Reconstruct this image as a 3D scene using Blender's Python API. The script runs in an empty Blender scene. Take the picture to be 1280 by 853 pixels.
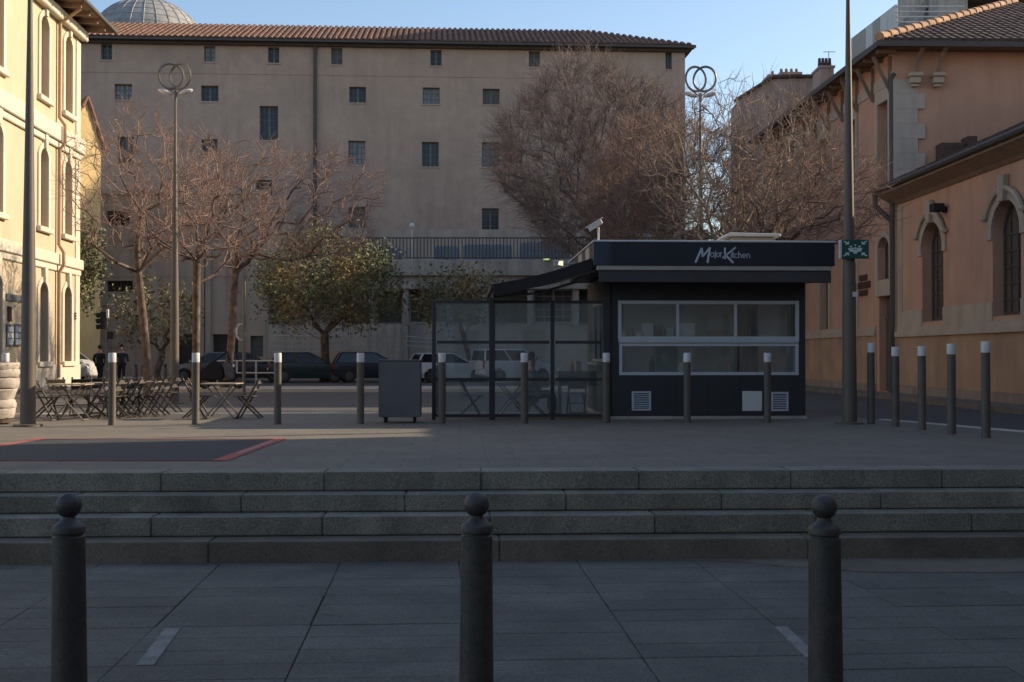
import bpy, bmesh, math, random
import numpy as np
from mathutils import Vector, Matrix
from mathutils.geometry import tessellate_polygon

# ------------------------------------------------------------------ camera
C = bpy.context.scene.collection
SC = bpy.context.scene
F = 1500.0                      # focal length in pixels of a 1280 px wide frame
HZ = 1.15                       # eye height above the square
TILT = math.atan(18.5 / F)
cam = bpy.data.cameras.new('camera')
cam.lens = 36.0 * F / 1280.0
cam.sensor_width = 36.0
cam.clip_start = 0.1
cam.clip_end = 6000
co = bpy.data.objects.new('camera', cam)
C.objects.link(co)
co.location = (0, 0, HZ)
co.rotation_euler = (math.pi / 2 + TILT, 0, 0)
SC.camera = co

# ------------------------------------------------------------------ light
SUN_EL, SUN_AZ = math.radians(25.2), math.radians(18.0)   # to the right, a little beyond
w = bpy.data.worlds.new('World')
SC.world = w
w.use_nodes = True
nt = w.node_tree
sky = nt.nodes.new('ShaderNodeTexSky')
sky.sky_type = 'NISHITA'
sky.sun_disc = False
sky.sun_elevation = SUN_EL
sky.sun_rotation = math.pi / 2 - SUN_AZ
sky.air_density = 1.0
sky.dust_density = 1.0
sky.ozone_density = 1.4
bg = nt.nodes['Background']
nt.links.new(sky.outputs[0], bg.inputs[0])
bg.inputs[1].default_value = 0.15
sl = bpy.data.lights.new('sun', 'SUN')
sl.energy = 4.8
sl.angle = math.radians(0.5)
sl.color = (1.0, 0.83, 0.60)
so = bpy.data.objects.new('sun', sl)
C.objects.link(so)
S = Vector((math.cos(SUN_EL) * math.cos(SUN_AZ), math.cos(SUN_EL) * math.sin(SUN_AZ), math.sin(SUN_EL)))
so.rotation_euler = S.to_track_quat('Z', 'Y').to_euler()
so.location = (30, 10, 40)
SC.view_settings.view_transform = 'Standard'
SC.view_settings.look = 'None'
SC.view_settings.exposure = 0.46
SC.view_settings.gamma = 1.0
SC.cycles.max_bounces = 8
SC.cycles.transparent_max_bounces = 24

# ------------------------------------------------------------------ helpers
R = math.radians
ct, st = math.cos(TILT), math.sin(TILT)
def ray(u, v):
    a, b = (u - 640.0) / F, (426.5 - v) / F
    return Vector((a, ct - st * b, st + ct * b))
def P(u, v, d):                 # the point seen at a photo pixel, d metres ahead
    r = ray(u, v)
    return Vector((0, 0, HZ)) + r * (d / r.y)
def GP(u, v, z=0.0):            # the point of a level plane seen at a photo pixel
    r = ray(u, v)
    return Vector((0, 0, HZ)) + r * ((z - HZ) / r.z)
def PL(u, v, o, n):             # the point of an upright plane seen at a photo pixel
    r = ray(u, v)
    e = Vector((0, 0, HZ))
    return e + r * ((Vector(o) - e).dot(n) / r.dot(n))

ORG = {}
def org(o):
    return ORG.get(o.name, Vector((0, 0, 0))) if o is not None else Vector((0, 0, 0))

def tag(o, label=None, cat=None, group=None, kind=None):
    if label: o['label'] = label
    if cat: o['category'] = cat
    if group: o['group'] = group
    if kind: o['kind'] = kind
    return o

def thing(name, label, cat, loc=(0, 0, 0), rz=0.0, group=None, world=False):
    o = bpy.data.objects.new(name, None)
    o.empty_display_size = 0.2
    C.objects.link(o)
    o.location = loc
    o.rotation_euler = (0, 0, rz)
    tag(o, label, cat, group)
    if world: ORG[o.name] = Vector(loc)
    return o

def link(name, me, parent=None, origin=None):
    o = bpy.data.objects.new(name, me)
    C.objects.link(o)
    if parent is not None:
        o.parent = parent
        if parent.name in ORG: ORG[o.name] = ORG[parent.name]
    elif origin is not None:
        o.location = origin
        ORG[o.name] = Vector(origin)
    return o

class MB:
    def __init__(s):
        s.v, s.f, s.m, s.cur = [], [], [], 0
    def add(s, vs, fs):
        b = len(s.v)
        s.v += [tuple(p) for p in vs]
        s.f += [tuple(i + b for i in f) for f in fs]
        s.m += [s.cur] * len(fs)
        return s
    def box(s, x0, x1, y0, y1, z0, z1, M=None):
        vs = [Vector((x, y, z)) for x in (x0, x1) for y in (y0, y1) for z in (z0, z1)]
        if M is not None: vs = [M @ p for p in vs]
        return s.add(vs, [(0, 1, 3, 2), (4, 6, 7, 5), (0, 4, 5, 1), (2, 3, 7, 6), (0, 2, 6, 4), (1, 5, 7, 3)])
    def obox(s, o, U, N, u0, u1, n0, n1, z0, z1):          # box in a wall's own axes
        o, U, N = Vector(o), Vector(U), Vector(N)
        vs = [o + U * a + N * b + Vector((0, 0, c)) for a in (u0, u1) for b in (n0, n1) for c in (z0, z1)]
        return s.add(vs, [(0, 1, 3, 2), (4, 6, 7, 5), (0, 4, 5, 1), (2, 3, 7, 6), (0, 2, 6, 4), (1, 5, 7, 3)])
    def bar(s, p, q, w, h, up=(0, 0, 1)):                  # rectangular bar between two points
        p, q = Vector(p), Vector(q)
        d = (q - p).normalized()
        a = d.cross(Vector(up))
        if a.length < 1e-4: a = d.cross(Vector((1, 0, 0)))
        a.normalize()
        b = a.cross(d).normalized()
        vs = [e + a * (w / 2 * i) + b * (h / 2 * j) for e in (p, q) for i, j in ((-1, -1), (1, -1), (1, 1), (-1, 1))]
        return s.add(vs, [(0, 1, 2, 3), (7, 6, 5, 4), (0, 4, 5, 1), (1, 5, 6, 2), (2, 6, 7, 3), (3, 7, 4, 0)])
    def tube(s, pts, rs, n=8, caps=True):
        pts = [Vector(p) for p in pts]
        if not isinstance(rs, (list, tuple)): rs = [rs] * len(pts)
        vs, fs = [], []
        ref = None
        for i, p in enumerate(pts):
            d = (pts[min(i + 1, len(pts) - 1)] - pts[max(i - 1, 0)]).normalized()
            if ref is None:
                ref = d.cross(Vector((0, 0, 1)))
                if ref.length < 1e-3: ref = Vector((1, 0, 0))
            a = (ref - d * ref.dot(d)).normalized()
            b = d.cross(a)
            for k in range(n):
                t = 2 * math.pi * k / n
                vs.append(p + (a * math.cos(t) + b * math.sin(t)) * rs[i])
        for i in range(len(pts) - 1):
            for k in range(n):
                k2 = (k + 1) % n
                fs.append((i * n + k, i * n + k2, (i + 1) * n + k2, (i + 1) * n + k))
        if caps:
            fs.append(tuple(range(n - 1, -1, -1)))
            fs.append(tuple((len(pts) - 1) * n + k for k in range(n)))
        return s.add(vs, fs)
    def lathe(s, prof, c=(0, 0, 0), n=20):                  # prof: (radius, height) upward
        c = Vector(c)
        vs, fs = [], []
        for r, z in prof:
            for k in range(n):
                t = 2 * math.pi * k / n
                vs.append(c + Vector((r * math.cos(t), r * math.sin(t), z)))
        for i in range(len(prof) - 1):
            for k in range(n):
                k2 = (k + 1) % n
                fs.append((i * n + k, i * n + k2, (i + 1) * n + k2, (i + 1) * n + k))
        fs.append(tuple(range(n - 1, -1, -1)))
        fs.append(tuple((len(prof) - 1) * n + k for k in range(n)))
        return s.add(vs, fs)
    def torus(s, c, A, B, r, rr, n=28, m=8):
        c, A, B = Vector(c), Vector(A).normalized(), Vector(B).normalized()
        Nn = A.cross(B)
        vs, fs = [], []
        for i in range(n):
            t = 2 * math.pi * i / n
            d = A * math.cos(t) + B * math.sin(t)
            for k in range(m):
                p = 2 * math.pi * k / m
                vs.append(c + d * (r + rr * math.cos(p)) + Nn * (rr * math.sin(p)))
        for i in range(n):
            for k in range(m):
                i2, k2 = (i + 1) % n, (k + 1) % m
                fs.append((i * m + k, i2 * m + k, i2 * m + k2, i * m + k2))
        return s.add(vs, fs)
    def ball(s, c, r, n=14, m=9, sc=(1, 1, 1)):
        c = Vector(c)
        prof = [(max(1e-4, math.sin(math.pi * i / m)) * r, -math.cos(math.pi * i / m) * r) for i in range(m + 1)]
        vs, fs = [], []
        for rr, z in prof:
            for k in range(n):
                t = 2 * math.pi * k / n
                vs.append(c + Vector((rr * math.cos(t) * sc[0], rr * math.sin(t) * sc[1], z * sc[2])))
        for i in range(m):
            for k in range(n):
                k2 = (k + 1) % n
                fs.append((i * n + k, i * n + k2, (i + 1) * n + k2, (i + 1) * n + k))
        return s.add(vs, fs)
    def prism(s, poly, o, U, V, N, t0, t1):                 # polygon in axes U,V extruded along N
        o, U, V, N = Vector(o), Vector(U), Vector(V), Vector(N)
        n = len(poly)
        tri = tessellate_polygon([[Vector((a, b, 0)) for a, b in poly]])
        vs = [o + U * a + V * b + N * t for t in (t0, t1) for a, b in poly]
        fs = [tuple(t) for t in tri] + [tuple(i + n for i in t)[::-1] for t in tri]
        fs += [(i, (i + 1) % n, (i + 1) % n + n, i + n) for i in range(n)]
        return s.add(vs, fs)
    def build(s, name, mats, parent=None, origin=None, smooth=False, bevel=0, seg=1, fix=True):
        me = bpy.data.meshes.new(name)
        off = org(parent) if parent is not None else Vector(origin or (0, 0, 0))
        ox, oy, oz = off
        me.from_pydata([(x - ox, y - oy, z - oz) for x, y, z in s.v], [], s.f)
        if not isinstance(mats, (list, tuple)): mats = [mats]
        for m in mats: me.materials.append(m)
        if len(mats) > 1: me.polygons.foreach_set('material_index', s.m)
        if fix or bevel:
            bm = bmesh.new()
            bm.from_mesh(me)
            if bevel:
                bmesh.ops.remove_doubles(bm, verts=bm.verts, dist=1e-5)
            bmesh.ops.recalc_face_normals(bm, faces=bm.faces)
            if bevel:
                es = [e for e in bm.edges if len(e.link_faces) == 2 and e.calc_face_angle(0) > 0.5]
                bmesh.ops.bevel(bm, geom=es, offset=bevel, segments=seg, affect='EDGES', clamp_overlap=True)
            bm.to_mesh(me)
            bm.free()
        if smooth:
            me.polygons.foreach_set('use_smooth', [True] * len(me.polygons))
            try: me.set_sharp_from_angle(angle=R(40))
            except Exception: pass
        me.update()
        return link(name, me, parent, origin)

def mesh_np(name, V, Fq, mats, parent=None, origin=None, midx=None, smooth=False):
    off = org(parent) if parent is not None else Vector(origin or (0, 0, 0))
    V = np.asarray(V, np.float32) - np.array(off, np.float32)
    Fq = np.asarray(Fq, np.int32)
    me = bpy.data.meshes.new(name)
    me.vertices.add(len(V))
    me.vertices.foreach_set('co', V.ravel())
    k = Fq.shape[1]
    me.loops.add(Fq.size)
    me.loops.foreach_set('vertex_index', Fq.ravel())
    me.polygons.add(len(Fq))
    me.polygons.foreach_set('loop_start', np.arange(0, Fq.size, k, dtype=np.int32))
    me.polygons.foreach_set('loop_total', np.full(len(Fq), k, np.int32))
    if not isinstance(mats, (list, tuple)): mats = [mats]
    for m in mats: me.materials.append(m)
    if midx is not None: me.polygons.foreach_set('material_index', np.asarray(midx, np.int32))
    if smooth: me.polygons.foreach_set('use_smooth', np.ones(len(Fq), bool))
    me.update(calc_edges=True)
    return link(name, me, parent, origin)

def tubes_np(P0, P1, R0, R1, n):
    P0, P1 = np.asarray(P0, float), np.asarray(P1, float)
    d = P1 - P0
    L = np.linalg.norm(d, axis=1, keepdims=True) + 1e-9
    d = d / L
    ref = np.where(np.abs(d[:, 2:3]) < 0.9, np.array([[0, 0, 1.0]]), np.array([[1.0, 0, 0]]))
    a = np.cross(d, ref)
    a /= np.linalg.norm(a, axis=1, keepdims=True) + 1e-9
    b = np.cross(d, a)
    t = np.arange(n) * 2 * np.pi / n
    ring = a[:, None, :] * np.cos(t)[None, :, None] + b[:, None, :] * np.sin(t)[None, :, None]
    V = np.concatenate([P0[:, None, :] + ring * np.asarray(R0)[:, None, None],
                        P1[:, None, :] + ring * np.asarray(R1)[:, None, None]], 1)
    k = np.arange(n)
    k2 = (k + 1) % n
    q = np.stack([k, k2, k2 + n, k + n], 1)
    Fq = (np.arange(len(P0)) * 2 * n)[:, None, None] + q[None]
    return V.reshape(-1, 3), Fq.reshape(-1, 4)

def dup(root, loc=None, rz=None, label=None, group=None, scale=None):
    def cp(o, par):
        c = o.copy()
        C.objects.link(c)
        if par is not None:
            c.parent = par
        for ch in KIDS.get(o.name, []): cp(ch, c)
        return c
    c = cp(root, None)
    if loc is not None: c.location = loc
    if rz is not None: c.rotation_euler = (0, 0, rz)
    if scale is not None: c.scale = scale
    if label: c['label'] = label
    if group: c['group'] = group
    return c
KIDS = {}
def note_kids(root):
    for ch in root.children:
        KIDS.setdefault(root.name, []).append(ch)
        note_kids(ch)
    return root

# ------------------------------------------------------------------ materials
def mat(name, col, rough=0.8, metal=0.0, var=0.12, scale=2.0, bump=0.0, bscale=60.0, streak=0.0, rand=0.0,
        col2=None, f2=0.5, s2=0.7, spec=0.5, emit=None, es=0.0, speck=0.0, spots=0.0):
    m = bpy.data.materials.new(name)
    m.use_nodes = True
    n, l = m.node_tree.nodes, m.node_tree.links
    b = n['Principled BSDF']
    b.inputs['Roughness'].default_value = rough
    b.inputs['Metallic'].default_value = metal
    b.inputs['Specular IOR Level'].default_value = spec
    g = n.new('ShaderNodeNewGeometry')
    def noise(sc, det=5.0, stretch=None):
        t = n.new('ShaderNodeTexNoise')
        t.inputs['Scale'].default_value = sc
        t.inputs['Detail'].default_value = det
        t.inputs['Roughness'].default_value = 0.6
        if stretch:
            mp = n.new('ShaderNodeVectorMath')
            mp.operation = 'MULTIPLY'
            mp.inputs[1].default_value = stretch
            l.new(g.outputs['Position'], mp.inputs[0])
            l.new(mp.outputs[0], t.inputs['Vector'])
        else:
            l.new(g.outputs['Position'], t.inputs['Vector'])
        return t
    def ramp(src, a, z, lo=0.3, hi=0.7):
        r = n.new('ShaderNodeMapRange')
        r.inputs['From Min'].default_value = lo
        r.inputs['From Max'].default_value = hi
        r.inputs['To Min'].default_value = a
        r.inputs['To Max'].default_value = z
        l.new(src, r.inputs['Value'])
        return r.outputs[0]
    def mixc(fac, a, bb, mode='MIX'):
        x = n.new('ShaderNodeMix')
        x.data_type = 'RGBA'
        x.blend_type = mode
        for sock, val in ((x.inputs[0], fac), (x.inputs[6], a), (x.inputs[7], bb)):
            if hasattr(val, 'default_value') or hasattr(val, 'is_output'): l.new(val, sock)
            elif isinstance(val, (int, float)): sock.default_value = val
            else: sock.default_value = (*val, 1)
        return x.outputs[2]
    out = None
    nz = noise(scale)
    out = mixc(ramp(nz.outputs[0], 0, 1), tuple(c * (1 - var) for c in col), tuple(min(1, c * (1 + var)) for c in col))
    if col2 is not None:
        q = noise(s2)
        out = mixc(ramp(q.outputs[0], 0, f2, 0.42, 0.68), out, col2)
    if streak:
        q = noise(1.0, 4.0, (2.2, 2.2, 0.22))
        k = ramp(q.outputs[0], 1.0, 1.0 - streak, 0.45, 0.75)
        c3 = n.new('ShaderNodeCombineColor')
        for i in range(3): l.new(k, c3.inputs[i])
        out = mixc(1.0, out, c3.outputs[0], 'MULTIPLY')
    if speck:
        q = noise(58.0, 6.0)
        k = ramp(q.outputs[0], 1.0 - speck, 1.0 + speck, 0.33, 0.67)
        c3 = n.new('ShaderNodeCombineColor')
        for i in range(3): l.new(k, c3.inputs[i])
        out = mixc(1.0, out, c3.outputs[0], 'MULTIPLY')
    if spots:
        vo = n.new('ShaderNodeTexVoronoi')
        vo.inputs['Scale'].default_value = 2.6
        l.new(g.outputs['Position'], vo.inputs['Vector'])
        k = ramp(vo.outputs['Distance'], 1.0 - spots, 1.0, 0.07, 0.12)
        c3 = n.new('ShaderNodeCombineColor')
        for i in range(3): l.new(k, c3.inputs[i])
        out = mixc(1.0, out, c3.outputs[0], 'MULTIPLY')
    if rand:
        oi = n.new('ShaderNodeObjectInfo')
        k = ramp(oi.outputs['Random'], 1 - rand, 1 + rand, 0, 1)
        c3 = n.new('ShaderNodeCombineColor')
        for i in range(3): l.new(k, c3.inputs[i])
        out = mixc(1.0, out, c3.outputs[0], 'MULTIPLY')
    l.new(out, b.inputs['Base Color'])
    if bump:
        q = noise(bscale, 4.0)
        bp = n.new('ShaderNodeBump')
        bp.inputs['Strength'].default_value = bump
        bp.inputs['Distance'].default_value = 0.02
        l.new(q.outputs[0], bp.inputs['Height'])
        l.new(bp.outputs[0], b.inputs['Normal'])
    if emit:
        b.inputs['Emission Color'].default_value = (*emit, 1)
        b.inputs['Emission Strength'].default_value = es
    return m

def glass_mat(name, tint, refl=0.5, rough=0.02, clear=0.85):
    m = bpy.data.materials.new(name)
    m.use_nodes = True
    n, l = m.node_tree.nodes, m.node_tree.links
    n.remove(n['Principled BSDF'])
    o = n['Material Output']
    tr = n.new('ShaderNodeBsdfTransparent')
    tr.inputs[0].default_value = (*tint, 1)
    gl = n.new('ShaderNodeBsdfGlossy')
    gl.inputs['Roughness'].default_value = rough
    df = n.new('ShaderNodeBsdfDiffuse')
    df.inputs[0].default_value = (0.55, 0.60, 0.58, 1)
    fr = n.new('ShaderNodeFresnel')
    fr.inputs[0].default_value = 1.5
    ml = n.new('ShaderNodeMath')
    ml.operation = 'MULTIPLY'
    ml.inputs[1].default_value = 2.0 * refl
    l.new(fr.outputs[0], ml.inputs[0])
    veil = n.new('ShaderNodeMixShader')  # pale diffuse veil painted into the glass to brighten the panes
    veil.inputs[0].default_value = 1 - clear
    l.new(tr.outputs[0], veil.inputs[1])
    l.new(df.outputs[0], veil.inputs[2])
    mx = n.new('ShaderNodeMixShader')
    l.new(ml.outputs[0], mx.inputs[0])
    l.new(veil.outputs[0], mx.inputs[1])
    l.new(gl.outputs[0], mx.inputs[2])
    l.new(mx.outputs[0], o.inputs[0])
    return m

M = dict(
    stucco_far=mat('stucco_far', (0.47, 0.335, 0.255), 0.95, var=0.09, scale=1.7, streak=0.13, bump=0.35, bscale=9, col2=(0.385, 0.275, 0.21), f2=0.7, s2=0.25),
    stucco_annex=mat('stucco_annex', (0.44, 0.355, 0.28), 0.95, var=0.12, scale=0.8, streak=0.3, bump=0.2, bscale=8),
    concrete=mat('concrete', (0.42, 0.37, 0.31), 0.95, var=0.15, scale=1.2, streak=0.45, bump=0.2, bscale=12),
    stucco_left=mat('stucco_left', (0.55, 0.44, 0.295), 0.95, var=0.05, scale=0.9, streak=0.08, bump=0.25, bscale=25),
    stone_left=mat('stone_left', (0.62, 0.55, 0.43), 0.9, var=0.07, scale=1.5, streak=0.10, bump=0.25, bscale=30),
    stucco_pink=mat('stucco_pink', (0.56, 0.325, 0.215), 0.95, var=0.09, scale=0.9, streak=0.14, bump=0.3, bscale=20, col2=(0.48, 0.29, 0.20), f2=0.8, s2=0.5),
    stucco_orange=mat('stucco_orange', (0.45, 0.285, 0.175), 0.95, var=0.10, scale=1.0, streak=0.16, bump=0.3, bscale=20, col2=(0.34, 0.22, 0.145), f2=0.8, s2=0.8),
    stone_cream=mat('stone_cream', (0.47, 0.38, 0.285), 0.9, var=0.10, scale=1.6, streak=0.2, bump=0.25, bscale=25),
    stone_grey=mat('stone_grey', (0.46, 0.40, 0.33), 0.9, var=0.10, scale=1.6, streak=0.15, bump=0.25, bscale=25),
    base_stone=mat('base_stone', (0.29, 0.225, 0.175), 0.95, var=0.2, scale=2, streak=0.2, bump=0.4, bscale=18),
    tile=mat('terracotta_tile', (0.215, 0.108, 0.068), 0.9, var=0.45, scale=3.2, bump=0.3, bscale=30, col2=(0.13, 0.078, 0.058), f2=0.8, s2=1.3),
    tile_dark=mat('old_brown_tile', (0.090, 0.058, 0.046), 0.9, var=0.35, scale=3.5, bump=0.3, bscale=30, col2=(0.115, 0.075, 0.058), f2=0.5, s2=1.5),
    tile_ridge=mat('ridge_tile_clay', (0.42, 0.24, 0.14), 0.9, var=0.25, scale=4, bump=0.3, bscale=30, rand=0.2),
    wood_dark=mat('weathered_wood', (0.085, 0.062, 0.048), 0.9, var=0.2, scale=4, bump=0.2, bscale=40),
    wood_soffit=mat('soffit_boards', (0.25, 0.165, 0.115), 0.9, var=0.2, scale=4, bump=0.2, bscale=40),
    zinc=mat('zinc_pipe', (0.075, 0.06, 0.052), 0.6, var=0.15, scale=3),
    pipe_cream=mat('painted_pipe', (0.40, 0.27, 0.16), 0.7, var=0.1, scale=3),
    lead=mat('grey_dome_lead', (0.30, 0.295, 0.285), 0.7, var=0.22, scale=1.6, bump=0.2, bscale=10, streak=0.15),
    frame_blue=mat('old_window_paint', (0.135, 0.14, 0.145), 0.7, var=0.15, scale=5),
    stucco_front=mat('stucco_front', (0.60, 0.56, 0.50), 0.95, var=0.1, scale=1, streak=0.2),
    frame_cream=mat('cream_window_paint', (0.30, 0.24, 0.17), 0.8, var=0.12, scale=5),
    frame_brown=mat('brown_window_paint', (0.10, 0.075, 0.058), 0.8, var=0.12, scale=5),
    shutter=mat('grey_shutter_paint', (0.33, 0.27, 0.195), 0.85, var=0.15, scale=3),
    pane=mat('dark_pane', (0.018, 0.021, 0.026), 0.12, var=0.3, scale=1.0, spec=0.4),
    pane_dusty=mat('dusty_pane', (0.105, 0.088, 0.070), 0.35, var=0.3, scale=1.0, spec=0.4),
    pane_pale=mat('curtained_pane', (0.20, 0.205, 0.205), 0.25, var=0.3, scale=1.0, spec=0.5),
    granite=mat('granite_step', (0.238, 0.218, 0.168), 0.88, var=0.20, scale=1.7, bump=0.35, bscale=120, speck=0.42, spots=0.2, rand=0.09, col2=(0.150, 0.142, 0.116), f2=0.7, s2=3.0, streak=0.25),
    granite_low=mat('stained_granite', (0.150, 0.122, 0.092), 0.9, var=0.25, scale=2.2, bump=0.35, bscale=120, speck=0.3, rand=0.05),
    slab=mat('paving_slab', (0.126, 0.116, 0.094), 0.85, var=0.20, scale=1.1, bump=0.25, bscale=90, speck=0.34, spots=0.28, rand=0.09, col2=(0.086, 0.079, 0.065), f2=0.85, s2=1.2),
    joint=mat('joint_mortar', (0.070, 0.065, 0.060), 0.95, var=0.2, scale=5),
    inlay=mat('pale_inlay_stone', (0.235, 0.22, 0.205), 0.85, var=0.22, scale=7, speck=0.25, col2=(0.15, 0.14, 0.13), f2=0.7, s2=9),
    asphalt=mat('asphalt', (0.085, 0.078, 0.074), 0.92, var=0.14, scale=0.9, bump=0.3, bscale=90, speck=0.25),
    pale_paving=mat('pale_pavement', (0.45, 0.385, 0.31), 0.9, var=0.12, scale=0.8, bump=0.2, bscale=40, speck=0.1),
    red_paint=mat('red_border', (0.40, 0.085, 0.06), 0.85, var=0.2, scale=5, col2=(0.32, 0.13, 0.11), f2=0.6, s2=2.0),
    pink_paint=mat('worn_border_line', (0.42, 0.24, 0.22), 0.85, var=0.2, scale=6),
    mat_black=mat('dark_surface', (0.040, 0.042, 0.046), 0.9, var=0.12, scale=1.5, bump=0.15, bscale=90),
    iron=mat('bollard_iron', (0.043, 0.038, 0.033), 0.55, var=0.35, scale=11, bump=0.15, bscale=38, col2=(0.070, 0.052, 0.036), f2=0.4, s2=4, streak=0.2, speck=0.3, spec=0.6),
    bollard=mat('brown_bollard_paint', (0.095, 0.078, 0.060), 0.6, var=0.15, scale=6, rand=0.1),
    white_band=mat('white_reflective_band', (0.62, 0.60, 0.56), 0.6, var=0.10, scale=14, rand=0.06),
    post=mat('lamp_post_paint', (0.115, 0.094, 0.072), 0.55, var=0.12, scale=3),
    post_thin=mat('lamp_head_steel', (0.15, 0.135, 0.115), 0.45, metal=0.4, var=0.12, scale=5),
    navy=mat('kiosk_navy_paint', (0.036, 0.035, 0.037), 0.5, var=0.12, scale=2, spec=0.4),
    navy_sign=mat('sign_navy', (0.020, 0.023, 0.030), 0.35, var=0.08, scale=2, spec=0.4),
    navy_side=mat('sign_end_panel', (0.028, 0.042, 0.062), 0.4, var=0.08, scale=2),
    alu=mat('aluminium_frame', (0.50, 0.52, 0.53), 0.45, metal=0.1, var=0.06, scale=4),
    white_paint=mat('white_metal', (0.62, 0.60, 0.56), 0.6, var=0.06, scale=4),
    cream_paint=mat('cream_trim', (0.38, 0.35, 0.30), 0.7, var=0.08, scale=4),
    awning=mat('dark_awning_cloth', (0.022, 0.018, 0.018), 0.9, var=0.15, scale=3),
    awning_side=mat('brown_roller_cloth', (0.062, 0.055, 0.055), 0.9, var=0.1, scale=3),
    letter=mat('sign_lettering', (0.50, 0.52, 0.54), 0.6, var=0.02),
    green_sign=mat('green_sign_face', (0.012, 0.075, 0.045), 0.4, var=0.05),
    sign_white=mat('sign_white', (0.58, 0.66, 0.62), 0.5, var=0.02),
    cabinet=mat('grey_cabinet_paint', (0.118, 0.118, 0.118), 0.6, var=0.08, scale=3),
    rubber=mat('black_rubber', (0.018, 0.018, 0.018), 0.8, var=0.1),
    chair_wood=mat('dark_slat_paint', (0.062, 0.048, 0.035), 0.6, var=0.25, scale=8, rand=0.25),
    table_top=mat('table_top_paint', (0.42, 0.33, 0.22), 0.5, var=0.12, scale=6),
    table_leg=mat('table_leg_metal', (0.22, 0.19, 0.15), 0.45, metal=0.3, var=0.15, scale=6),
    wicker=mat('pale_wrapped_band', (0.46, 0.40, 0.34), 0.95, var=0.22, scale=12, bump=0.6, bscale=60, rand=0.1),
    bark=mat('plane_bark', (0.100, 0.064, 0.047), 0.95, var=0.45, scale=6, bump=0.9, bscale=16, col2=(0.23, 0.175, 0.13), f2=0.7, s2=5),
    bark_pale=mat('sunlit_bark', (0.34, 0.285, 0.215), 0.95, var=0.3, scale=5, bump=0.5, bscale=25, col2=(0.13, 0.095, 0.07), f2=0.8, s2=3),  # paler bark copy, sunlit highlights of the limbs put into the colour
    twig=mat('bare_twig', (0.25, 0.165, 0.130), 0.95, var=0.3, scale=2.5),
    twig_pale=mat('sunlit_twig', (0.27, 0.205, 0.155), 0.95, var=0.3, scale=2.5),  # lighter twig copy with the sunlight put into its colour
    twig_grey=mat('grey_brown_twig', (0.205, 0.155, 0.138), 0.95, var=0.3, scale=2.0),
    leaf=mat('olive_leaf', (0.215, 0.190, 0.085), 0.8, var=0.45, scale=1.6),
    leaf_dark=mat('dark_green_leaf', (0.140, 0.150, 0.066), 0.8, var=0.4, scale=1.6),
    leaf_gold=mat('golden_leaf', (0.27, 0.185, 0.055), 0.8, var=0.3, scale=2.0),
    skin=mat('skin', (0.40, 0.23, 0.16), 0.6, var=0.05),
    cloth_black=mat('black_cloth', (0.016, 0.016, 0.018), 0.95, var=0.2, scale=8),
    cloth_grey=mat('grey_cloth', (0.10, 0.10, 0.11), 0.95, var=0.15, scale=8),
    cloth_navy=mat('navy_cloth', (0.022, 0.024, 0.034), 0.95, var=0.15, scale=8),
    hair=mat('dark_hair', (0.018, 0.013, 0.010), 0.7, var=0.2),
    car_black=mat('black_green_car_paint', (0.014, 0.034, 0.038), 0.22, var=0.05, spec=0.6),
    car_blue=mat('midnight_blue_car_paint', (0.018, 0.022, 0.040), 0.25, var=0.05, spec=0.6),
    car_silver=mat('silver_car_paint', (0.58, 0.63, 0.68), 0.3, metal=0.0, var=0.04),
    car_white=mat('white_car_paint', (0.52, 0.51, 0.49), 0.35, var=0.04),
    car_grey=mat('grey_car_paint', (0.22, 0.22, 0.22), 0.3, metal=0.3, var=0.05),
    car_glass=mat('car_glass', (0.012, 0.014, 0.016), 0.06, var=0.1, spec=0.6),
    red_lamp=mat('red_lamp_lens', (0.30, 0.015, 0.015), 0.25, var=0.05),
    clear_lamp=mat('clear_lamp_lens', (0.55, 0.55, 0.55), 0.15, var=0.05),
    rim=mat('wheel_rim', (0.10, 0.10, 0.105), 0.35, metal=0.7, var=0.05),
    blue_panel=mat('blue_panel', (0.17, 0.22, 0.25), 0.5, var=0.2, scale=1.5),
    rail=mat('brown_rail_paint', (0.085, 0.068, 0.055), 0.6, var=0.1),
    rail_white=mat('white_rail_paint', (0.42, 0.40, 0.37), 0.6, var=0.08),
    lit_lamp=mat('lit_floodlight', (0.9, 0.8, 0.6), 0.5, emit=(1.0, 0.80, 0.48), es=0.9),
    lit_green=mat('lit_exit_lamp', (0.4, 0.7, 0.3), 0.5, emit=(0.55, 0.72, 0.22), es=0.55),
    plate_red=mat('dark_red_plate', (0.070, 0.028, 0.022), 0.6, var=0.1),
    paper=mat('pinned_paper', (0.60, 0.60, 0.60), 0.8, var=0.10, scale=6),
    paper_blue=mat('pale_blue_paper', (0.36, 0.42, 0.48), 0.8, var=0.15, scale=6),
    stucco_yellow=mat('yellow_house_stucco', (0.72, 0.52, 0.24), 0.95, var=0.1, scale=1.2, streak=0.15),
    stucco_rose=mat('rose_house_stucco', (0.46, 0.315, 0.25), 0.95, var=0.15, scale=1.0, streak=0.25),
    interior=mat('kiosk_interior', (0.56, 0.62, 0.58), 0.8, var=0.1),
    box_card=mat('cardboard', (0.36, 0.25, 0.14), 0.85, var=0.1),
    box_white=mat('white_carton', (0.80, 0.77, 0.70), 0.7, var=0.1),
    curtain=mat('black_strip', (0.012, 0.012, 0.012), 0.8, var=0.1),
    bottle_red=mat('red_bottle', (0.40, 0.05, 0.04), 0.4, var=0.1),
    poster_blue=mat('blue_poster', (0.10, 0.20, 0.42), 0.6, var=0.2, scale=4),
)
M['glass'] = glass_mat('screen_glass', (0.84, 0.88, 0.87), 1.0, 0.03, 0.90)
M['glass_win'] = glass_mat('kiosk_window_glass', (0.92, 0.96, 0.94), 1.8, 0.03, 0.87)
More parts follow.
